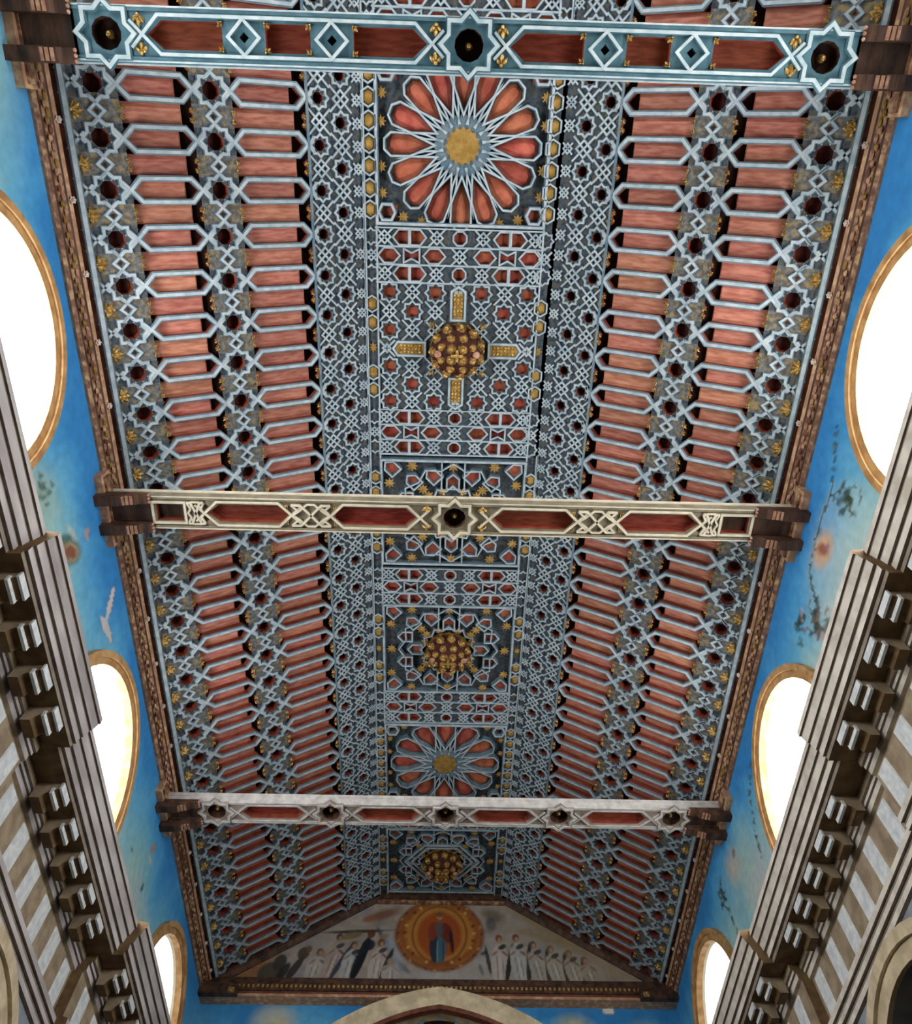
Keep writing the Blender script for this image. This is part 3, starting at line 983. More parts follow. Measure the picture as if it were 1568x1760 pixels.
def rosette(root, yc, n, Rp=1.04, Ro=1.17):
    """wheel of petals round a gilt disc"""
    mb = MB()
    mb.plate([(-1.2, yc - 1.03), (1.2, yc - 1.03), (1.2, yc + 1.03), (-1.2, yc + 1.03)], .095, 'ground')
    link('rosette_board', mb.mesh('rosette_board'), root)
    a = PI / n
    w = Rp * math.tan(a) * .58
    key = 'pet%d' % n
    def petal():
        q = MB()
        o = [(.44, 0), (.74, w * .98), (.97, w * 1.04), (Rp, w * .45), (Rp, -w * .45), (.97, -w * 1.04), (.74, -w * .98)]
        i = [(.56, 0), (.76, w * .5), (.95, w * .52), (Rp - .04, w * .25), (Rp - .04, -w * .25), (.95, -w * .52), (.76, -w * .5)]
        q.add([(x, y, .09) for x, y in o] + [(x, y, .065) for x, y in i], [(7, 8, 9, 10, 11, 12, 13)] + [(t, (t + 1) % 7, 7 + (t + 1) % 7, 7 + t) for t in range(7)], 'redflat')
        return q.mesh('petal_panel')
    def frame():
        q = MB()
        o = [(.38, 0), (.72, w * 1.16), (.99, w * 1.22), (Rp + .04, w * .55), (Rp + .04, -w * .55), (.99, -w * 1.22), (.72, -w * 1.16)]
        q.strip(o, .036, .10, -.012, 'lacedk', True)
        q.strip(o, .021, -.012, -.024, 'lace', True)
        return q.mesh('petal_frame')
    def ray():
        q = MB()
        r1 = .92
        t = math.tan(a) * .86
        q.lace([(.27, -.012), (.52, .52 * t * .30), (r1, 0.0), (.52, -.52 * t * .30), (.27, .012)], False, .019, .032, .07, -.012, -.023)
        return q.mesh('star_ray')
    for i in range(n):
        t = 2 * PI * i / n
        link('petal_panel', piece(key, petal), root, (0, yc, 0), t)
        link('petal_frame', piece(key + 'f', frame), root, (0, yc, 0), t)
        link('star_ray', piece(key + 'r', ray), root, (0, yc, 0), t + a)
    def disc():
        q = MB()
        p = starpts(.245, n, .84)
        q.prism(p, .10, -.03, 'goldflat')
        q.prism(starpts(.44, n, .80), .10, .0, 'lacedk')
        return q.mesh('gilt_disc')
    link('gilt_disc', piece(key + 'd', disc), root, (0, yc, 0))
    for sx in (-1, 1):
        for sy in (-1, 1):
            link('red_panel', piece('cr', m_cellred), root, (sx * 1.05, yc + sy * .87, .0))
            q = piece('cornerframe', lambda: MB().lace([(x * 1.3, y * 1.3) for x, y in [(-.09, 0), (-.05, .08), (.05, .08), (.09, 0), (.05, -.08), (-.05, -.08)]], True, .03, .05, .10).mesh('corner_frame'))
            link('corner_frame', q, root, (sx * 1.05, yc + sy * .87, 0))
            for (gx, gy) in ((.82, .93), (1.12, .62), (1.13, .28), (.55, .99)):
                link('gilt_star', piece('gs', m_goldstar), root, (sx * gx, yc + sy * gy, .02))
    q = piece('rosborder', lambda: MB().lace([(-1.19, -1.02), (1.19, -1.02), (1.19, 1.02), (-1.19, 1.02)], True, .034, .055, .10).mesh('rosette_border'))
    link('rosette_border', q, root, (0, yc, 0))
    for sx in (-1, 1):
        for i in range(7):
            y = yc - .84 + i * .28
            link('gilt_stud', piece('gst', m_goldstud), root, (edge_x(root, sx), y, 0))

FP = 5.62
FY = 2.69
def xline(root, y, x0=-1.2, x1=1.2):
    link('cross_rail', piece('xl', lambda: MB().lace([(-1.2, 0), (1.2, 0)], False, .02, .034, .05, -.014, -.024).mesh('cross_rail')), root, (0, y, 0))
def rows3(root, yc, sy):
    """three rows of small coffers between the rosette and the block"""
    hy = .126
    for (d, kind) in ((1.105, 'A'), (1.357, 'B'), (1.61, 'A')):
        y = yc + sy * d
        xline(root, y - hy)
        if kind == 'A':
            xs = [(-1.09, .12, None, 0), (-.85, .12, 'kite', 0), (-.61, .12, 'kite', PI), (-.335, .155, None, 0), (0, .18, 'round', 0), (.335, .155, None, 0), (.61, .12, 'kite', 0), (.85, .12, 'kite', PI), (1.09, .12, None, 0)]
        else:
            xs = [(-1.03, .18, 'hex', 0), (-.70, .15, 'bow', 0), (-.37, .18, 'hex', 0), (0, .19, None, 0), (.37, .18, 'hex', 0), (.70, .15, 'bow', 0), (1.03, .18, 'hex', 0)]
        for (x, hx, shp, rz) in xs:
            if shp:
                add_cell(root, x, y, hx, hy, shp, rz)
            else:
                link('lattice_knot', piece('rk%.3f' % hx, m_knot, hx, hy, .07, 'ground', .021, .034, 1.1), root, (x, y, 0))
        for sx in (-1, 1):
            if kind == 'A':
                link('star_coffer', piece('bst', m_star, .115, .075, .085, hy, 'ground', .019, .033), root, (edge_x(root, sx), y, 0))
            else:
                link('lattice_knot', piece('bk', m_knot, .085, hy, .06, 'ground', .018, .032, 1.6), root, (edge_x(root, sx), y, 0))
    xline(root, yc + sy * (1.61 + hy))
    xline(root, yc + sy * (1.105 - hy))
def block(root, yc, variant):
    cx, cy = .343, .28
    if variant == 0:
        for i in range(-3, 4):
            for j in range(-3, 4):
                if abs(i) <= 1 and abs(j) <= 1: continue
                x, y = i * cx, yc + j * cy
                if i == 0 or j == 0:
                    continue
                if (i + j) % 2 == 0:
                    link('star_coffer', piece('fs', m_star, .155, .09, cx / 2, cy / 2, 'ground', .021, .036, None), root, (x, y, 0))
                    link('red_panel', piece('cr', m_cellred), root, (x, y, .0))
                else:
                    link('lattice_knot', piece('fk', m_knot, cx / 2, cy / 2, .08, 'ground', .022, .036, 1.1), root, (x, y, 0))
        for (i, j) in ((1, 1), (1, -1), (-1, 1), (-1, -1)):
            link('lattice_knot', piece('fk', m_knot, cx / 2, cy / 2, .08, 'ground', .022, .036, 1.1), root, (i * cx, yc + j * cy, 0))
            link('gilt_leaf', piece('gl1', m_leaf, .9), root, (i * .36, yc + j * .34, -.03), math.atan2(j, i))
        mb = MB()
        mb.box(-cx / 2, cx / 2, yc - .98, yc + .98, .008, .02, 'ground')
        mb.box(-1.2, 1.2, yc - cy / 2, yc + cy / 2, .008, .02, 'ground')
        link('ground_cross', mb.mesh('ground_cross'), root)
        for k, (x, y) in enumerate(((-.72, 0), (0, -.68), (.72, 0), (0, .68))):
            link('gilt_cartouche', piece('ct', m_cartouche), root, (x, yc + y, 0), k * PI / 2)
            # pointed ends meet the border in a small diamond
            link('lattice_knot', piece('ck', m_knot, .10, .10, .05, 'ground', .026, .042, 1.3), root, (x * 1.49, yc + y * 1.3, 0), k * PI / 2)
    else:
        mb = MB()
        mb.plate([(-1.2, yc - .98), (1.2, yc - .98), (1.2, yc + .98), (-1.2, yc + .98)], .09, 'ground')
        link('block_board', mb.mesh('block_board'), root)
        def pent(w, h):
            q = MB()
            o = [(-w, h), (w * .35, h), (w, 0), (w * .35, -h), (-w, -h)]
            q.prism(o, .09, .05, 'redflat')
            o = [(x * 1.25, y * 1.25) for x, y in o]
            q.strip(o, .036, .10, -.012, 'lacedk', True)
            q.strip(o, .021, -.012, -.024, 'lace', True)
            return q.mesh('coffer_cell')
        spots = [(0, .60), (.34, .70), (.67, .60), (.80, .28), (.62, 0), (1.03, .83)]
        for (px, py) in spots:
            for sx in (-1, 1):
                for sy in (-1, 1):
                    if (px == 0 and sx < 0) or (py == 0 and sy < 0): continue
                    rz = math.atan2(sy * py, sx * px)
                    link('coffer_cell', piece('pent', pent, .105, .082), root, (sx * px, yc + sy * py, 0), round(rz / (PI / 4)) * PI / 4)
        for (px, py) in ((.68, .87), (1.06, .55), (1.05, 0), (.40, .33), (0, .87), (.50, .45)):
            for sx in (-1, 1):
                for sy in (-1, 1):
                    if (px == 0 and sx < 0) or (py == 0 and sy < 0): continue
                    link('gilt_star', piece('gs2', m_goldstar, .10), root, (sx * px, yc + sy * py, -.004))
        link('star_ring', piece('sring', lambda: MB().lace(starpts(.52, 12, .84), True, .021, .036, .10, -.012, -.024).lace(starpts(.92, 12, .88), True, .019, .033, .10, -.012, -.022).mesh('star_ring')), root, (0, yc, 0))
        for sy in (-1, 1):
            link('cross_rail', piece('vl', lambda: MB().lace([(-.95, .19), (-.42, .19)], False, .019, .033, .1, -.012, -.022).lace([(-.95, -.19), (-.42, -.19)], False, .019, .033, .1, -.012, -.022).mesh('cross_rail')), root, (0, yc, 0), sy * PI / 2)
        for t in range(8):
            a = PI / 8 + t * PI / 4
            link('gilt_leaf', piece('gl2', m_leaf, 1.3), root, (.40 * math.cos(a), yc + .40 * math.sin(a), .0), a)
        link('block_border', piece('blb', lambda: MB().lace([(-1.19, -.97), (1.19, -.97), (1.19, .97), (-1.19, .97)], True, .034, .055, .10).mesh('block_border')), root, (0, yc, 0))
        if variant == 2:
            link('hexagon_border', piece('hxb', lambda: MB().lace(hexpts(-.80, .80, .50, .42), True, .034, .055, .10, -.03, -.05).lace(hexpts(-.66, .66, .42, .34), True, .03, .05, .10, -.03, -.05).mesh('hexagon_border')), root, (0, yc, 0))
    for sx in (-1, 1):
        for y in (-.66, -.38, .38, .66):
            link('gilt_stud', piece('gst', m_goldstud), root, (edge_x(root, sx), yc + y, 0))
        link('gilt_star', piece('gs', m_goldstar), root, (edge_x(root, sx), yc, 0))

def pendant(yc, label, k):
    """gilded pine-cone boss hanging from the crown"""
    root = link('gilded_pendant', None, None, (0, yc, H2 - .03))
    tag(root, label, 'pendant', 'gilded pendants along the crown')
    mb = MB()
    mb.prism(starpts(.43, 16, .93), .0, -.05, 'goldcone')
    link('collar', mb.mesh('collar'), root)
    mb = MB()
    seg, rings = 24, 8
    v, f = [], []
    for j in range(rings):
        a = j / rings * PI / 2
        for i in range(seg):
            t = 2 * PI * i / seg
            r = .38 * math.cos(a) * (1 + (.06 if (i + j) % 2 else -.06))
            v.append((r * math.cos(t), r * math.sin(t), -.05 - .30 * math.sin(a)))
    v.append((0, 0, -.36))
    for j in range(rings - 1):
        for i in range(seg):
            f.append((j * seg + i, j * seg + (i + 1) % seg, (j + 1) * seg + (i + 1) % seg, (j + 1) * seg + i))
    f += [((rings - 1) * seg + i, (rings - 1) * seg + (i + 1) % seg, rings * seg) for i in range(seg)]
    mb.add(v, f, 'hole')
    link('cone', mb.mesh('cone'), root)
    sc = MB()
    sc.dome(0, 0, 0, .085, .06, 'goldcone', 8, 2)
    sc.dome(0, 0, -.045, .04, .04, 'gold', 6, 2)
    sm = sc.mesh('scale')
    for (ring, num, rad, z) in ((0, 11, .36, -.14), (1, 8, .245, -.255), (2, 4, .115, -.325)):
        for i in range(num):
            t = 2 * PI * (i + .5) / num
            o = link('scale', sm, root, (rad * math.cos(t), rad * math.sin(t), z))
            o.rotation_euler = (0, -(.95 - ring * .35), t)
            if ring == 1:
                o.scale = (.92, .92, 1)
    fi = MB()
    fi.prism([(-.09, -.022), (-.022, -.022), (-.022, -.09), (.022, -.09), (.022, -.022), (.09, -.022), (.09, .022), (.022, .022), (.022, .09), (-.022, .09), (-.022, .022), (-.09, .022)], -.34, -.40, 'gold')
    link('finial', fi.mesh('finial'), root)
    rs = MB()
    rs.dome(0, 0, 0, .058, .03, 'pinkgold', 10, 2)
    rm = rs.mesh('rosette')
    for t in (0, PI):
        link('rosette', rm, root, (.29 * math.cos(t), .29 * math.sin(t), -.30))

for k, (ctext, variant, petals) in enumerate([
        ('flat lattice crown of the ceiling behind the nearest tie beam', 0, 0),
        ('flat lattice crown with the sixteen-petal wheel and four gilt cartouches', 0, 16),
        ('flat lattice crown over the middle bay with a ring of red coffers', 1, 16),
        ('flat lattice crown at the far end with the twelve-petal wheel', 2, 12)]):
    yc = FY + (k - 1) * FP
    y0_, y1_ = yc - FP / 2 - 1.05, min(yc + FP / 2 - 1.05, YE - .05)
    mb = MB()
    mb.plate([(-W2, y0_ - yc), (W2, y0_ - yc), (W2, y1_ - yc), (-W2, y1_ - yc)], DEP + .01, 'shell')
    root = tag(link('ceiling_crown', mb.mesh('ceiling_crown'), None, (0, yc, H2)), ctext, kind='structure')
    if k == 1:
        CRACKED.add(root.name)
    if petals:
        if variant == 1:
            block(root, -FP / 2, 1)
        else:
            rosette(root, -FP / 2, petals)
        rows3(root, 0, -1)
    block(root, 0, variant)
    if k < 3:
        rows3(root, 0, 1)
    for sx in (-1, 1):
        for x in (1.20, 1.372):
            # on the right, over the first bay, the outer joint has opened to a dark gap
            if sx > 0 and x > 1.3 and k == 1:
                continue
            ya, yb = y0_ - yc, y1_ - yc
            mr = MB()
            mr.box(sx * x - .018, sx * x + .018, ya, yb, -.018, .06, 'lacedk')
            mr.box(sx * x - .010, sx * x + .010, ya, yb, -.028, -.018, 'lace')
            link('rail', mr.mesh('rail'), root)
        mr = MB()
        mr.box(sx * 1.21, sx * (1.36 if not (sx > 0 and k == 1) else 1.322), y0_ - yc, y1_ - yc, .014, .03, 'ground')
        link('ground_strip', mr.mesh('ground_strip'), root)
    if k == 0:
        continue
    pendant(yc, ['', 'gilded pine-cone pendant with four gilt cartouches around it', 'gilded pendant ringed by red coffers in the middle bay', 'gilded pendant inside a hexagon above the painted gable'][k], k)

# ------------------------------------------------------------------ tie beams (local: x across the nave, y along it, -z down)
def boss_mesh(k='gold'):
    mb = MB()
    mb.dome(0, 0, .03, .045, .09, k, 10, 3)
    return mb.mesh('boss')
def tie_beam(yc, label, base, lace_, cells, z=9.0, hw=.245, depth=.25, side=None, ends=None):
    root = tag(link('tie_beam', None, None, (0, yc, z)), label, 'beam', 'painted tie beams', 'thing')
    X = 4.68
    for q in (-1, 1):
        mb = MB()
        mb.box(-X, X, q * hw, q * (hw - .045), -.02, depth, side or base)
        mb.box(-X, X, q * (hw + .012), q * (hw - .012), depth - .05, depth + .01, lace_)
        mb.box(-4.05, 4.05, q * (hw + .004), q * (hw - .012), -.026, -.02, lace_)
        link('side_rail', mb.mesh('side_rail'), root)
    mb = MB()
    mb.box(-X, X, -hw, hw, depth - .04, depth, 'shell')
    link('top_board', mb.mesh('top_board'), root)
    hy = hw - .045
    for (kind, x0, x1) in cells:
        xc, hx = (x0 + x1) / 2, (x1 - x0) / 2
        mb = MB()
        if kind == 'star':
            hole = ngon(.152, 12, PI / 8)
            mb.pierced(-hx, hx, -hy, hy, hole, 0, .16, base, 'wood', 'shell')
            mb.lace(starpts(min(.305, hw + .05)), True, .036, .062, 0, -.03, -.048, lace_, base)
            o = link('star_coffer', mb.mesh('star_coffer'), root, (xc, 0, 0))
            link('boss', piece('boss', boss_mesh), o, (0, 0, .09))
        elif kind in ('hex', 'hexl', 'hexr', 'oct', 'box'):
            h = .128
            if kind == 'hex': hole = hexpts(-hx + .09, hx - .09, h, .12)
            elif kind == 'hexl': hole = [(-hx + .05, 0), (-hx + .20, h), (hx - .09, h), (hx - .05, h - .04), (hx - .05, -h + .04), (hx - .09, -h), (-hx + .20, -h)]
            elif kind == 'hexr': hole = [(-x, y) for x, y in [(-hx + .05, 0), (-hx + .20, h), (hx - .09, h), (hx - .05, h - .04), (hx - .05, -h + .04), (hx - .09, -h), (-hx + .20, -h)]]
            elif kind == 'oct': hole = [(-hx + .05, h - .05), (-hx + .11, h), (hx - .11, h), (hx - .05, h - .05), (hx - .05, -h + .05), (hx - .11, -h), (-hx + .11, -h), (-hx + .05, -h + .05)]
            else: hole = [(-hx + .07, h), (hx - .07, h), (hx - .07, -h), (-hx + .07, -h)]
            mb.pierced(-hx, hx, -hy, hy, hole, 0, .115, base, 'beamred', None)
            if kind == 'box':
                mb.lace([(-hx + .03, .15), (hx - .03, .15), (hx - .03, -.15), (-hx + .03, -.15)], True, .03, .05, 0, -.02, -.034, lace_, base)
            else:
                # next to a knot the frames of both neighbours run on and cross in a diamond
                kn = [(q0, q1) for (kk, q0, q1) in cells if kk == 'knot']
                a = -hx - (.33 if any(abs(q1 - x0) < 1e-6 for q0, q1 in kn) else 0)
                b = hx + (.33 if any(abs(q0 - x1) < 1e-6 for q0, q1 in kn) else 0)
                t = .172
                mb.lace(hexpts(a, b, .172, t), True, .03, .05, 0, -.02, -.032 - (.004 if kind == 'oct' else 0), lace_, base)
                for (x, d) in ((a, -1), (b, 1)):
                    if abs(x) > hx + .01: continue
                    for q in (-1, 1):
                        mb.lace([(x - d * .02, -q * .02), (x + d * .12, q * .12)], False, .028, .046, 0, -.018, -.03, lace_, base)
            o = link('coffer', mb.mesh('coffer'), root, (xc, 0, 0))
            mp = MB()
            mp.box(-hx + .02, hx - .02, -.14, .14, .10, .115, 'beamred' if kind != 'box' else 'wood')
            link('red_panel' if kind != 'box' else 'dark_panel', mp.mesh('red_panel'), o)
            if kind in ('oct', 'hexl', 'hexr'):
                for sx in (-1, 1):
                    if (kind == 'hexl' and sx < 0) or (kind == 'hexr' and sx > 0): continue
                    for sy in (-1, 1):
                        link('gilt_leaf', piece('gl', m_leaf, .62), o, (sx * (hx - .05), sy * .13, -.006), math.atan2(-sy, -sx))
        elif kind == 'knot':
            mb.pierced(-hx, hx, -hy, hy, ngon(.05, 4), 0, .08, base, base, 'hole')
            link('lattice_knot', mb.mesh('lattice_knot'), root, (xc, 0, 0))
        elif kind == 'weave':
            mb.plate([(-hx, -hy), (hx, -hy), (hx, hy), (-hx, hy)], 0, base)
            for sx in (-1, 1):
                mb.lace([(sx * hx, .15), (sx * hx * .55, .15), (sx * hx * .35, .10), (-sx * hx * .35, -.10), (-sx * hx * .55, -.15), (-sx * hx, -.15)], False, .028, .044, 0, -.024, -.038, lace_, base)
                mb.lace([(sx * hx, .15), (sx * hx * .62, .06), (sx * hx * .95, 0), (sx * hx * .62, -.06), (sx * hx, -.15)], False, .024, .04, 0, -.022, -.034, lace_, base)
            mb.lace([(-hx * .62, .06), (-.05, .16), (.05, .16), (hx * .62, .06)], False, .024, .04, 0, -.02, -.032, lace_, base)
            mb.lace([(-hx * .62, -.06), (-.05, -.16), (.05, -.16), (hx * .62, -.06)], False, .024, .04, 0, -.02, -.032, lace_, base)
            for (x, y) in ((0, 0), (-.13, .09), (.13, .09), (-.13, -.09), (.13, -.09)):
                mb.plate(ngon(.03, 8, 0, 1, 1, x, y), -.002, 'hole')
            link('lattice_knot', mb.mesh('lattice_knot'), root, (xc, 0, 0))
        else:
            mb.plate([(-hx, -hy), (hx, -hy), (hx, hy), (-hx, hy)], 0, base)
            link('soffit_board', mb.mesh('soffit_board'), root, (xc, 0, 0))
            if kind == 'leaf':
                for sy in (-1, 1):
                    link('gilt_leaf', piece('gl3', m_leaf, 1.15), root, (xc, sy * .17, -.006), -sy * PI / 2)
    # carved brackets carrying the two ends
    for sx in (-1, 1):
        for q in (-1, 1):
            mb = MB()
            side_ = [(0, .0), (.66, .0), (.66, -.05), (.60, -.07), (.54, -.06), (.50, -.10), (.38, -.11), (.34, -.15), (.0, -.17)]
            n = len(side_)
            y0, y1 = q * .145, q * .285
            v = [(sx * (4.70 - x), y0, zz) for x, zz in side_] + [(sx * (4.70 - x), y1, zz) for x, zz in side_]
            mb.add(v, [tuple(range(n)), tuple(range(2 * n - 1, n - 1, -1))] + [(i, (i + 1) % n, n + (i + 1) % n, n + i) for i in range(n)], 'wood')
            o = link('bracket', mb.mesh('bracket'), root, (0, 0, -.018))
            mb = MB()
            for i in range(3):
                mb.box(sx * (4.36 - .05 * i), sx * (4.325 - .05 * i), q * .155, q * .275, -.142 + .012 * i, -.10, 'pinkgold' if i != 1 else 'friezelt')
            link('carved_band', mb.mesh('carved_band'), o)
            mb = MB()
            for i in range(3):
                mb.dome(sx * 4.04, q * (.165 + i * .05), -.035, .024, .022, 'pinkgold', 6, 2)
            link('beading', mb.mesh('beading'), o)
        mb = MB()
        mb.box(sx * 4.05, sx * 4.70, -.145, .145, -.004, .03, 'wood')
        link('end_board', mb.mesh('end_board'), root)
    return root

def sym(cells):
    out = []
    flip = {'hexl': 'hexr', 'hexr': 'hexl'}
    for (k, a, b) in cells:
        out.append((k, a, b))
        if not (a < 0 < b):
            out.append((flip.get(k, k), -b, -a))
    return out
tie_beam(BEAMS[0], 'teal tie beam with pale lacing, octagon coffers and three gilt bosses', 'beamblue', 'beamlace',
         sym([('star', -.30, .30), ('leaf', .30, .38), ('hexl', .38, 1.24), ('knot', 1.24, 1.58), ('oct', 1.58, 2.14), ('knot', 2.14, 2.48), ('hexr', 2.48, 3.34), ('leaf', 3.34, 3.40), ('star', 3.40, 4.02)]))
tie_beam(BEAMS[1], 'olive tie beam with cream lacing and one star at its middle', 'beamolive', 'beamcream',
         sym([('star', -.28, .28), ('leaf', .28, .46), ('hexl', .46, 1.66), ('weave', 1.66, 2.18), ('hexr', 2.18, 3.34), ('weave', 3.34, 3.56), ('box', 3.56, 4.05)]), hw=.235, depth=.16, side='beamolive')
tie_beam(BEAMS[2], 'grey tie beam with white upper edge and a row of stars between long red coffers', 'beamgrey', 'beamwhite',
         sym([('star', -.28, .28), ('plain', .28, .36), ('hex', .36, 1.54), ('plain', 1.54, 1.62), ('star', 1.62, 2.18), ('plain', 2.18, 2.26), ('hex', 2.26, 3.44), ('plain', 3.44, 3.52), ('star', 3.52, 4.05)]), hw=.225, depth=.16, side='beamwhite')

# ------------------------------------------------------------------ painted gable and its cornice
def gable_in(x, z):
    t = (z - 9.42) / (11.38 - 9.42)
    return abs(x) > 4.55 + (1.36 - 4.55) * t
gs = [(0, 10.2, 5, 1.6, 0, '#8f867c', .25, 1.0),
      (-3.9, 9.65, .75, .3, .5, '#94683f', .9, .6), (-2.4, 10.75, 1.7, .16, .58, '#5d554f', .8, .6), (2.3, 10.75, 1.7, .30, -.58, '#93815f', .9, .6), (3.6, 9.85, .9, .28, -.55, '#a0917a', .9, .6),
      (-1.75, 10.55, .9, .05, .05, '#2f2d2e', .9, .4), (-1.15, 10.30, .5, .07, -1.0, '#39404a', .9, .4), (-.85, 9.85, .5, .07, -.7, '#4a5666', .8, .4), (-1.25, 10.95, .5, .16, .3, '#6d3f28', .8, .6), (-1.55, 10.85, .2, .1, .3, '#8a5a38', .8, .5), (1.15, 10.95, .35, .2, -.4, '#5f5444', .8, .6), (1.1, 10.75, .16, .2, .3, '#45484e', .7, .5),
      (-1.0, 10.1, .22, .75, .35, '#98a2ac', .8, .8), (.95, 10.0, .3, .6, -.4, '#9fa0a2', .7, .9), (0, 9.6, 1.3, .14, 0, '#a2a19f', .8, .7)]
# the glory: rings of gold and russet, cherubs, a robed figure
gs += [(-.02, 10.52, 1.0, .86, 0, '#6a3c22', .95, .08), (-.02, 10.52, .95, .81, 0, '#9a612c', .95, .12), (-.02, 10.54, .86, .73, 0, '#7d4423', .9, .08), (-.02, 10.54, .82, .70, 0, '#b07a35', .9, .15), (-.02, 10.52, .62, .68, 0, '#6f3a20', .95, .06), (-.02, 10.52, .585, .645, 0, '#b5853e', .9, .1), (-.02, 10.5, .54, .60, 0, '#96471f', .95, .2)]
for j in range(26):
    t = 2 * PI * j / 26
    gs.append((-.02 + .74 * math.cos(t), 10.54 + .70 * math.sin(t), .055, .04, t, ['#caa05a', '#5c331d', '#8f5227'][j % 3], .85, .4))
for j in range(30):
    t = 2 * PI * j / 30
    gs.append((-.02 + .90 * math.cos(t), 10.52 + .80 * math.sin(t), .05, .03, t + 1.2, ['#58301b', '#b98643', '#7f4722'][j % 3], .8, .4))
gs += [(-.13, 10.22, .11, .38, .05, '#26323f', .97, .15), (.02, 10.18, .11, .36, -.03, '#3f6272', .97, .15), (-.06, 10.12, .025, .3, 0, '#6f96a0', .8, .4), (.06, 10.12, .02, .28, 0, '#22303c', .8, .4),
       (.13, 10.55, .14, .26, .25, '#6a2a22', .95, .2), (-.16, 10.58, .12, .24, -.2, '#7d3a28', .95, .2), (.24, 10.35, .05, .32, .1, '#231d20', .9, .3), (-.02, 10.62, .09, .2, 0, '#47565e', .9, .3), (-.02, 10.92, .075, .09, 0, '#a98160', .97, .25), (-.02, 10.96, .09, .07, 0, '#4a3426', .7, .4), (-.02, 9.84, .42, .06, 0, '#7d4a2a', .85, .3)]
def fig(x, z, h, robe, hair, lean, dark=None):
    o = []
    for j, (dx, w, c) in enumerate(((-.10, .09, robe), (.10, .09, robe), (0, .12, robe), (-.06, .014, '#6e6862'), (.05, .014, '#6e6862'), (.0, .02, '#c2bbb2'))):
        o.append((x + dx + lean * .22, z + h * (.36 if j < 3 else .3), w, h * (.42 if j < 3 else .33), -lean, c, .95 if j < 3 else .75, .18 if j < 3 else .4))
    o.append((x + lean * .42, z + h * .68, .11, h * .16, -lean, robe, .95, .25))
    o += [(x + lean * .55, z + h * .93, .085, .10, 0, hair, .95, .25), (x + lean * .55 + .015, z + h * .90, .05, .065, 0, '#a98468', .95, .3)]
    o += [(x - .10 + lean * .4, z + h * .60, .10, .032, .7, '#8a6c58', .8, .3), (x + .11 + lean * .4, z + h * .60, .10, .032, -.7, hair, .8, .3)]
    if dark:
        o.append((x + .19 + lean * .15, z + h * .38, .062, h * .50, -lean - .22, dark, .95, .2))
        o.append((x + .06 + lean * .45, z + h * .74, .11, .06, .5, dark, .9, .3))
    return o
gs += [(-3.45, 9.62, .30, .26, .4, '#4a463d', .95, .2), (-3.3, 9.85, .15, .20, -.3, '#3b3a34', .95, .25), (-3.2, 9.65, .1, .25, -.5, '#2b302d', .95, .25), (-2.98, 9.72, .09, .34, -.5, '#34332f', .95, .2), (-2.85, 10.05, .14, .16, -.4, '#4a413a', .95, .25), (-2.75, 10.15, .08, .09, 0, '#6b5546', .9, .3)]
gs += fig(-2.62, 9.5, .62, '#aaa49f', '#5d5146', .2) + fig(-2.28, 9.5, .98, '#a3938c', '#4d3229', .25, '#2f3a46') + fig(-1.90, 9.5, .80, '#a5a9a9', '#584a40', .15, '#1f242e')
gs += [(-1.66, 9.95, .11, .55, -.30, '#161b25', .97, .15), (-1.52, 10.25, .16, .14, .4, '#1b212c', .95, .2), (-1.48, 10.5, .10, .11, 0, '#5d3423', .95, .25), (-1.9, 10.45, .28, .09, .25, '#776744', .9, .3), (-1.2, 10.45, .14, .08, .4, '#8a7350', .8, .4)]
gs += fig(-1.32, 9.5, .86, '#b0a5a0', '#5d3f30', .12, '#2e2523') + fig(-1.02, 9.5, .42, '#a8a29f', '#8f8780', 0)
gs += fig(1.25, 9.5, 1.0, '#b0a79f', '#7a4422', .0, '#14171b') + fig(1.68, 9.5, 1.02, '#a8a8a5', '#6b3f24', -.12, '#1d2626') + fig(2.08, 9.5, .86, '#a19b91', '#5f4b36', -.2, '#3a332b') + fig(2.45, 9.5, .76, '#a59f94', '#6b5a42', -.22, '#2f2c28') + fig(2.82, 9.5, .66, '#a39b8d', '#6b5a42', -.22, '#433d34') + fig(3.15, 9.5, .5, '#9b9384', '#7a694f', -.22)
gs += [(1.0, 9.95, .05, .36, .15, '#24272c', .9, .3), (.92, 10.1, .09, .05, .4, '#33363b', .8, .3), (.85, 9.75, .05, .16, .3, '#5a5a5c', .7, .4), (-2.9, 9.48, 1.9, .06, 0, '#4f4b46', .8, .5), (2.2, 10.45, 1.2, .16, -.35, '#8b7a55', .6, .8)]
root = link('gable_painting', None, None, (0, 0, 0))
tag(root, 'painted gable with robed figures either side of an orange glory', 'painting')
me = grid_wall('picture', lambda u, z: (u, YE - .09, z), lin(-4.55, 4.55, .024), lin(9.40, 11.40, .024), gable_in, 'gable', painter(gs))
link('picture', me, root)
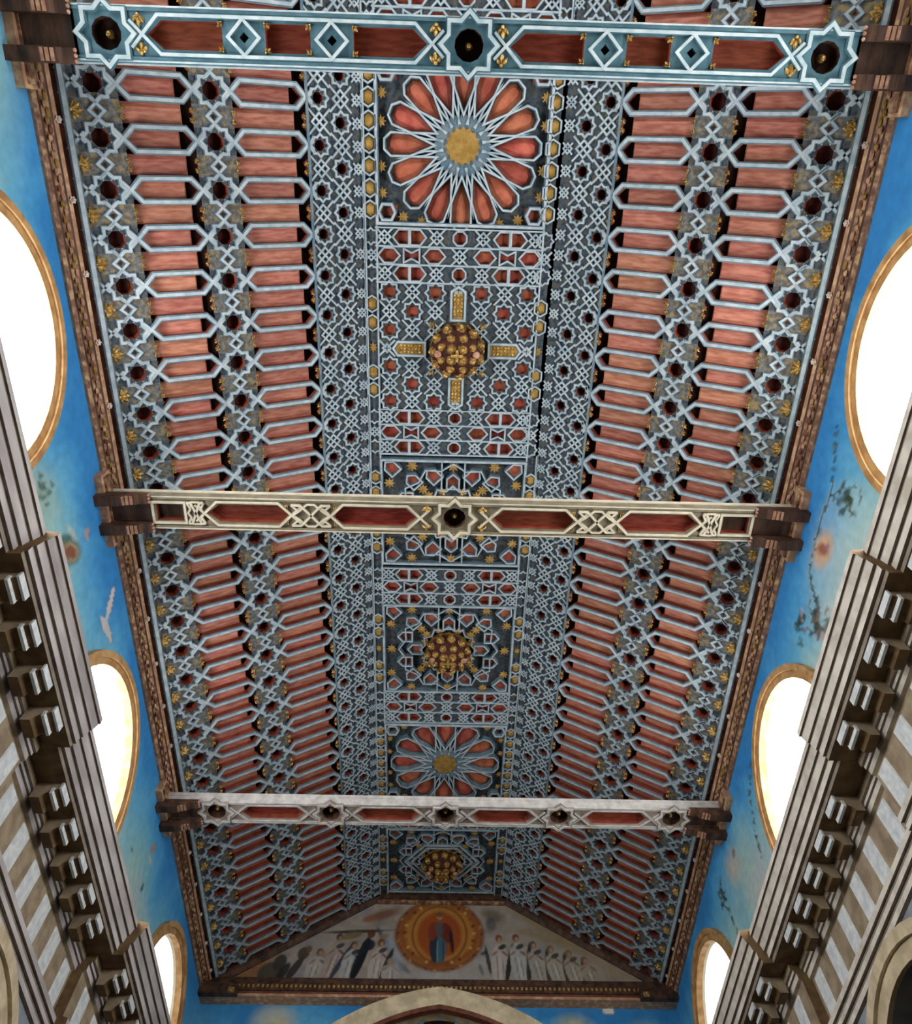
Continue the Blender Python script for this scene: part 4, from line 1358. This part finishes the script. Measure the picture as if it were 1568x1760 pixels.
# dark raking mouldings
for s in (-1, 1):
    mb = MB()
    A, B = (4.62, 9.42), (1.40, 11.40)
    d = Vector((A[0] - B[0], A[1] - B[1])).normalized()
    nrm = Vector((-d.y, d.x))
    if nrm.y > 0: nrm = -nrm
    v = []
    for (x, z) in (A, B):
        for (off, yy) in ((-.06, YE), (.06, YE - .04), (.14, YE - .10), (.14, YE - .02), (-.06, YE - .16), (.06, YE - .16)):
            v.append((s * (x + nrm.x * off), yy - .02, z + nrm.y * off))
    mb.add(v, [(4, 5, 11, 10), (5, 2, 8, 11), (0, 4, 10, 6), (2, 3, 9, 8)], 'wood')
    link('raking_moulding', mb.mesh('raking_moulding'), root)
mb = MB()
mb.box(-1.45, 1.45, YE - .18, YE, 11.28, 11.44, 'wood')
mb.box(-1.42, 1.42, YE - .14, YE, 11.20, 11.28, 'frieze')
link('top_moulding', mb.mesh('top_moulding'), root)
mb = MB()
mb.box(-4.7, 4.7, YE - .22, YE, 9.30, 9.46, 'wood')
mb.box(-4.7, 4.7, YE - .30, YE, 9.16, 9.30, 'wood')
mb.box(-4.7, 4.7, YE - .26, YE, 9.09, 9.16, 'friezered')
mb.box(-4.7, 4.7, YE - .30, YE, 9.04, 9.09, 'friezelt')
tr = tag(link('trim_6', mb.mesh('gable_cornice')), 'dark wooden cornice with a row of gilt beads below the painted gable', kind='structure')
mb = MB()
for i in range(88):
    x = -4.05 + i * 8.1 / 87
    mb.box(x - .022, x + .022, YE - .325, YE - .30, 9.20, 9.255, 'gold')
o = link('gilt_beading', mb.mesh('gilt_beading'), tr)
o['kind'] = 'stuff'
for s in (-1, 1):
    mb = MB()
    mb.box(s * 4.70, s * 3.95, YE - .42, YE - .29, 9.02, 9.20, 'wood')
    mb.box(s * 4.0, s * 4.12, YE - .45, YE - .30, 9.03, 9.12, 'gold')
    link('end_bracket', mb.mesh('end_bracket'), tr)

# ------------------------------------------------------------------ lift everything so that the floor lies at zero
for o in list(COL.objects):
    if o.parent is None and o != camo:
        o.location.z += ZC
